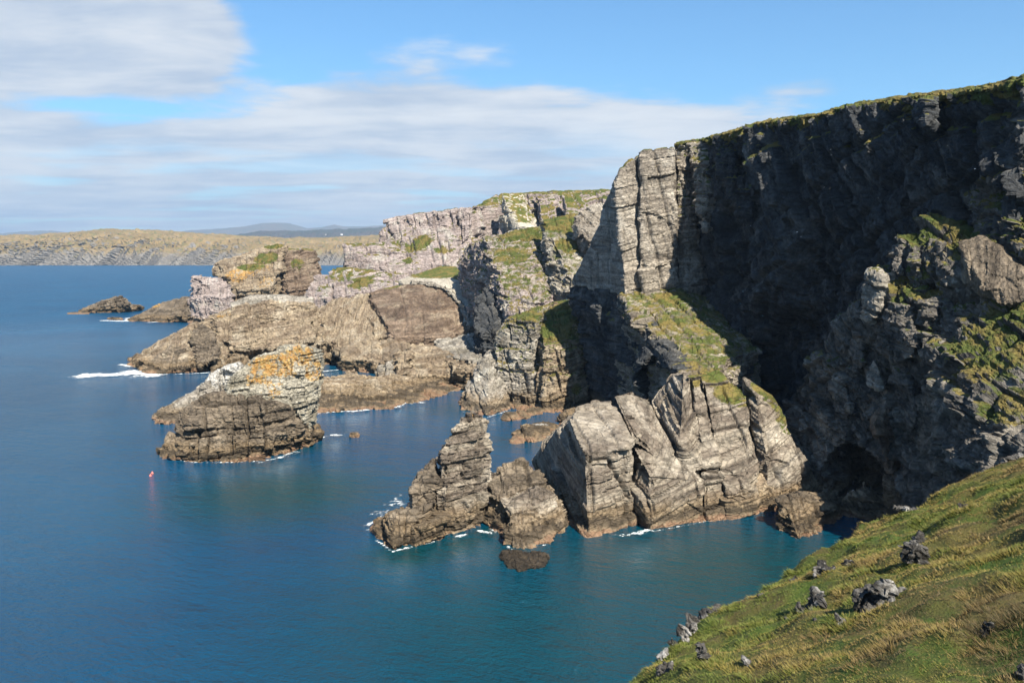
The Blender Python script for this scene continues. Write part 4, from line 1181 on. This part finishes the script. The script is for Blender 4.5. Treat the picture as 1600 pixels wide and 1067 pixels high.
def place_boulder(u, v, wpx, hpx, seed, label, n=3, sink=0.3, white=0.4):
    c = on_plane(u, v)
    z, _ = hill_z(np.array([c[0]]), np.array([c[1]]))
    c[2] = z[0]
    m = c[1] / FPX
    w, h = wpx * m * 1.35, hpx * m * 1.5
    bl = [b_ + c - np.array([0, 0, h * sink]) for b_ in boulder_mesh(seed, w, h, max(w, h) * 0.8, n)]
    s = max(w, h)
    o = rock('boulder', bl, None, M_BOULDER, voxel=max(0.045, s / 32), seed=seed, bed=(0.5, -0.2, 0.8), warp=0.1, rough=0.03 * s, crack=0.6, joint=None, cull=False, zmin=-99,
             tilt=1.5, lev=((s * .5, s * .22, s * .3, s * .10), (s * .2, s * .12, s * .15, s * .05)), wspots=[((c[0], c[1], c[2] + h * .4), (s, s, s), white * 0.62)])
    return tag(o, label, 'boulder', 'boulders on the near hillside')


BOULDERS = [
    (1428, 878, 34, 40, 'pale boulder with the longest shadow, upper middle of the near slope', 4, .55),
    (1440, 842, 24, 26, 'dark boulder behind the pale boulder with the long shadow', 3, .25),
    (1378, 945, 52, 48, 'largest split grey boulder in the middle of the near slope', 4, .42),
    (1264, 948, 36, 56, 'tall dark upright boulder left of the split boulder', 3, .2),
    (1290, 903, 28, 18, 'rounded pale boulder above the dark upright one', 3, .6),
    (1318, 975, 16, 18, 'small pale stone below the split boulder', 2, .5),
    (1272, 980, 10, 9, 'smallest stone on the grass below the dark upright boulder', 2, .5),
    (1542, 985, 12, 28, 'narrow dark stone at the right of the near slope', 2, .35),
    (1582, 724, 24, 13, 'flat grey rock on the skyline of the near slope', 2, .45),
    (1240, 902, 18, 20, 'dark rock on the brow left of the rounded pale boulder', 3, .3),
    (1326, 882, 16, 12, 'little pale rock above the rounded boulder', 2, .55),
    (1116, 966, 18, 18, 'pale block at the upper end of the outcrop on the brow', 3, .55),
    (1190, 938, 14, 14, 'pale stone alone on the brow', 2, .5),
    (1040, 1056, 24, 24, 'pale boulder near the bottom edge under the brow', 3, .5),
    (1096, 1052, 16, 34, 'upright stone beside the bottom edge', 3, .45),
    (1166, 1042, 14, 18, 'dark leaning stone in the green grass by the bottom edge', 2, .3),
    (1596, 1032, 14, 24, 'dark rock cut by the right edge of the picture', 2, .2),
    (1508, 800, 22, 14, 'low dark rock in the hollow of the upper slope', 2, .3),
    (1418, 800, 26, 10, 'flat grey slab on the brow above the cave', 2, .45),
]
for i, (u, v, w_, h_, lab, n_, wh) in enumerate(BOULDERS):
    place_boulder(u, v, w_, h_, 400 + i * 3, lab, n_, white=wh)


def build_outcrop():
    root = empty('rock_outcrop', on_plane(1070, 1000), 'jagged grey outcrop running down the brow of the near slope', 'outcrop')
    for i, (u, v, w_, h_) in enumerate([(1106, 970, 26, 22), (1090, 982, 26, 24), (1074, 1000, 24, 26), (1058, 1014, 26, 24), (1042, 1028, 24, 20), (1082, 992, 18, 20)]):
        c = on_plane(u, v)
        m_ = c[1] / FPX
        s = w_ * m_
        bl = [b_ + c - np.array([0.15, -0.1, .1]) for b_ in boulder_mesh(470 + i, s, h_ * m_ * 1.2, s, 3)]
        rock('crag', bl, root, M_BOULDER, voxel=0.055, seed=470 + i, bed=(0.5, -0.2, 0.8), warp=0.1, rough=0.05, joint=None, cull=False, lev=((.3, .5, .5, .06), (.12, .3, .3, .03)),
             wspots=[(c, (1, 1, 1), .34)])


build_outcrop()


finish_rocks()

# ================================================================== FOAM
def foam_mat():
    m, n, b = bsdf_mat('sea_foam')
    b.inputs['Base Color'].default_value = (0.66, 0.70, 0.71, 1)
    b.inputs['Roughness'].default_value = 0.9
    d = n.n('ShaderNodeAttribute', attribute_name='den').outputs['Fac']
    pos = n.n('ShaderNodeNewGeometry').outputs['Position']
    k = n.math('ADD', d, n.math('MULTIPLY', n.math('SUBTRACT', n.noise(pos, 1.3, 5, 0.65), 0.5), 1.1))
    n.link(n.math('MULTIPLY', n.ramp(k, 0.12, 0.85), 0.95), b.inputs['Alpha'])
    return m


M_FOAM = foam_mat()


def foam(path, width, seed, label, thick=0.5, cell=None):
    """lacy foam along a line of water points: a lumpy sheet with holes"""
    pts = np.array([W(u, v)[:2] for u, v in path])
    Y = pts[:, 1].mean()
    cell = cell or max(0.16, Y / 1350 * 0.8)
    lo, hi = pts.min(0) - width * 1.3, pts.max(0) + width * 1.3
    xs, ys = np.arange(lo[0], hi[0], cell), np.arange(lo[1], hi[1], cell)
    X, Yg = np.meshgrid(xs, ys)
    p = np.stack([X.ravel(), Yg.ravel()], 1)
    d = np.full(len(p), 1e9)
    for a, b_ in zip(pts[:-1], pts[1:]):
        ab = b_ - a
        t = np.clip(((p - a) @ ab) / max(ab @ ab, 1e-6), 0, 1)
        d = np.minimum(d, np.linalg.norm(p - (a + t[:, None] * ab), axis=1))
    p3 = np.concatenate([p, np.zeros((len(p), 1))], 1)
    nz = fbm(p3 * (1.2 / width), seed, 4, 0.6) * 1.3 + 0.9 * (0.45 - np.abs(fbm(p3 * (3.2 / width), seed + 3, 4, 0.6)) * 2)
    f = 1.0 - d / width + nz * 0.75 - (1 - thick)
    z = 0.02 + np.clip(f, 0, 0.8) * 0.22 + 0.10 * np.abs(fbm(p3 * 1.7, seed + 8, 3))
    nx, ny = len(xs), len(ys)
    idx = np.arange(nx * ny).reshape(ny, nx)
    q = np.stack([idx[:-1, :-1], idx[:-1, 1:], idx[1:, 1:], idx[1:, :-1]], -1).reshape(-1, 4)
    q = q[f[q].mean(1) > 0.02]
    if not len(q):
        return
    used, inv = np.unique(q, return_inverse=True)
    me = mesh_np('foam', np.stack([p[used, 0], p[used, 1], z[used]], 1), inv.reshape(-1, 4))
    attr(me, 'den', np.clip(f[used], 0, 1.2))
    tag(new_obj('foam', me, None, M_FOAM), label, 'foam', kind='stuff')


foam([(140, 587), (175, 585), (205, 582), (240, 586)], 9, 501, 'white surf breaking at the tip of the long spit', 1.0)
foam([(240, 586), (300, 584), (334, 582)], 2.0, 502, 'thin wash along the foot of the long spit', 0.5)
foam([(190, 570), (205, 573)], 3, 503, 'small breaker above the tip of the spit', 0.7)
foam([(165, 501), (200, 502), (206, 497)], 6, 504, 'white water off the island reef', 0.8)
foam([(232, 504), (265, 502), (320, 501)], 4, 505, 'white wash along the island reef', 0.6)
foam([(495, 685), (520, 680), (535, 680)], 2.6, 506, 'foam trailing right of the lichen stack', 0.55)
foam([(410, 722), (440, 714), (460, 706)], 2.0, 507, 'foam at the foot of the lichen stack', 0.45)
foam([(525, 643), (550, 643), (572, 641)], 2.2, 508, 'foam line under the low shelf', 0.7)
foam([(620, 636), (640, 627), (660, 629)], 3.0, 509, 'foam in the nook of the low shelf', 0.65)
foam([(580, 828), (605, 800), (620, 778)], 5.0, 510, 'lacy foam left of the thin pinnacle', 0.25)
foam([(715, 838), (728, 835)], 1.2, 511, 'foam at the foot of the thin pinnacle', 0.5)
foam([(750, 830), (764, 832), (770, 828)], 1.6, 512, 'foam in the gap right of the thin pinnacle', 0.8)
foam([(970, 836), (1000, 834), (1012, 828)], 2.0, 513, 'foam curl in the corner of the banded stack', 0.45)
foam([(500, 569), (516, 568)], 2.0, 514, 'foam in the small pool behind the lichen stack', 0.5)
foam([(500, 581), (560, 575)], 2.0, 515, 'foam at the head of the narrow inlet', 0.5)
foam([(266, 716), (300, 723), (360, 723), (404, 721)], 0.9, 517, 'thin wash along the front of the lichen stack', 0.35)
foam([(1020, 831), (1097, 816), (1180, 801)], 0.8, 518, 'thin wash along the foot of the banded stack', 0.3)
foam([(590, 846), (613, 862), (685, 845)], 0.9, 519, 'thin wash round the toe of the thin pinnacle', 0.35)
foam([(495, 647), (527, 643)], 1.2, 520, 'wash under the left end of the low shelf', 0.4)
foam([(722, 643), (760, 653), (800, 640)], 0.9, 521, 'wash at the foot of the blocky promontory', 0.3)
foam([(785, 845), (800, 858), (850, 852)], 1.2, 516, 'foam around the rock beside the pinnacle', 0.3)

# ================================================================== SMALL THINGS
def lathe(profile, n=16):
    V, F = [], []
    for r, z in profile:
        for k in range(n):
            a = 2 * math.pi * k / n
            V.append((r * math.cos(a), r * math.sin(a), z))
    for j in range(len(profile) - 1):
        for k in range(n):
            F.append((j * n + k, j * n + (k + 1) % n, (j + 1) * n + (k + 1) % n, (j + 1) * n + k))
    return np.array(V), np.array(F)


m_buoy, nb_, bb_ = bsdf_mat('buoy_pink')
bb_.inputs['Base Color'].default_value = (0.55, 0.16, 0.13, 1)
bb_.inputs['Roughness'].default_value = 0.45
for (u, v, lab) in ((238, 740, 'small pink buoy floating left of the lichen stack, the farther of two'), (235, 744, 'small pink buoy floating left of the lichen stack, the nearer of two')):
    c = W(u, v)
    o = empty('buoy', c, lab, 'buoy', 'buoys off the lichen stack')
    V, F = lathe([(0.01, -0.3), (0.22, -0.22), (0.34, 0.05), (0.32, 0.25), (0.2, 0.42), (0.1, 0.52), (0.01, 0.6)])
    new_obj('float', mesh_np('float', V, F), o, m_buoy)
    V, F = lathe([(0.06, 0.56), (0.06, 0.8), (0.01, 0.82)], 8)
    new_obj('stem', mesh_np('stem', V, F), o, m_buoy)

m_post, np_, bp_ = bsdf_mat('weathered_post')
bp_.inputs['Base Color'].default_value = (0.12, 0.10, 0.09, 1)


def build_post():
    c = P(1436, 152, 211)
    c[2] -= 0.3
    o = empty('post', c, 'lone thin post on the turf rim of the high cliff', 'post')
    V, F = lathe([(0.01, -0.4), (0.09, -0.4), (0.085, 1.2), (0.06, 1.26), (0.01, 1.28)], 8)
    new_obj('shaft', mesh_np('shaft', V, F), o, m_post)
    V, F = lathe([(0.01, 0.82), (0.13, 0.82), (0.13, 0.95), (0.01, 0.95)], 8)
    new_obj('collar', mesh_np('collar', V, F), o, m_post)


build_post()
m_white, nw_, bw_ = bsdf_mat('whitewash')
bw_.inputs['Base Color'].default_value = (0.8, 0.79, 0.76, 1)
m_roof, nr_, br_ = bsdf_mat('slate_roof')
br_.inputs['Base Color'].default_value = (0.09, 0.09, 0.10, 1)


def build_house(u, v, Y, L, lab):
    d = ray(u, v)
    hit, loc, _, _ = bpy.data.objects['distant_hills'].ray_cast((0, 0, CAMZ), tuple(d / np.linalg.norm(d)))
    c = np.array(loc) if hit else P(u, v, Y)
    o = empty('house', c, lab, 'house', 'houses on the far ridge')
    W_, H_ = L * 0.5, L * 0.42
    V = np.array([(-L / 2, -W_ / 2, -3), (L / 2, -W_ / 2, -3), (L / 2, W_ / 2, -3), (-L / 2, W_ / 2, -3),
                  (-L / 2, -W_ / 2, H_), (L / 2, -W_ / 2, H_), (L / 2, W_ / 2, H_), (-L / 2, W_ / 2, H_), (-L / 2, 0, H_ * 1.6), (L / 2, 0, H_ * 1.6)], float)
    F = np.array([(0, 1, 5), (0, 5, 4), (1, 2, 6), (1, 6, 5), (2, 3, 7), (2, 7, 6), (3, 0, 4), (3, 4, 7), (4, 8, 7), (5, 6, 9)])
    new_obj('wall', mesh_np('wall', V, F, False), o, m_white)
    e = L * 0.03
    V = np.array([(-L / 2 - e, -W_ / 2 - e, H_ - e), (L / 2 + e, -W_ / 2 - e, H_ - e), (L / 2 + e, 0, H_ * 1.6 + e), (-L / 2 - e, 0, H_ * 1.6 + e), (-L / 2 - e, W_ / 2 + e, H_ - e), (L / 2 + e, W_ / 2 + e, H_ - e)], float)
    F = np.array([(0, 1, 2, 3), (3, 2, 5, 4)])
    new_obj('roof', mesh_np('roof', V, F, False), o, m_roof)


build_house(509, 367, 11900, 16, 'white house alone on the far dark ridge')
build_house(534, 367, 11900, 28, 'longer white house right of the lone one on the far ridge')


# ================================================================== HAZE
def build_haze():
    m = bpy.data.materials.new('haze')
    m.use_nodes = True
    n = NT(m.node_tree)
    out = n.n('ShaderNodeOutputMaterial')
    v = n.n('ShaderNodeVolumePrincipled')
    v.inputs['Color'].default_value = (0.50, 0.72, 1.0, 1)
    v.inputs['Density'].default_value = 3.6e-5
    v.inputs['Anisotropy'].default_value = 0.2
    n.link(v.outputs[0], out.inputs['Volume'])
    V, F = [], []
    x0, x1, y0, y1, z0, z1 = -34000, 34000, -4000, 31000, -8, 1400
    V = np.array([(x, y, z) for z in (z0, z1) for y in (y0, y1) for x in (x0, x1)], float)
    F = np.array([(0, 2, 3, 1), (4, 5, 7, 6), (0, 1, 5, 4), (2, 6, 7, 3), (0, 4, 6, 2), (1, 3, 7, 5)])
    o = new_obj('haze', mesh_np('haze', V, F, False), None, m)
    tag(o, 'thin pale sea haze veiling the far coast', 'haze', kind='stuff')


HAZE = True
if HAZE:
    build_haze()
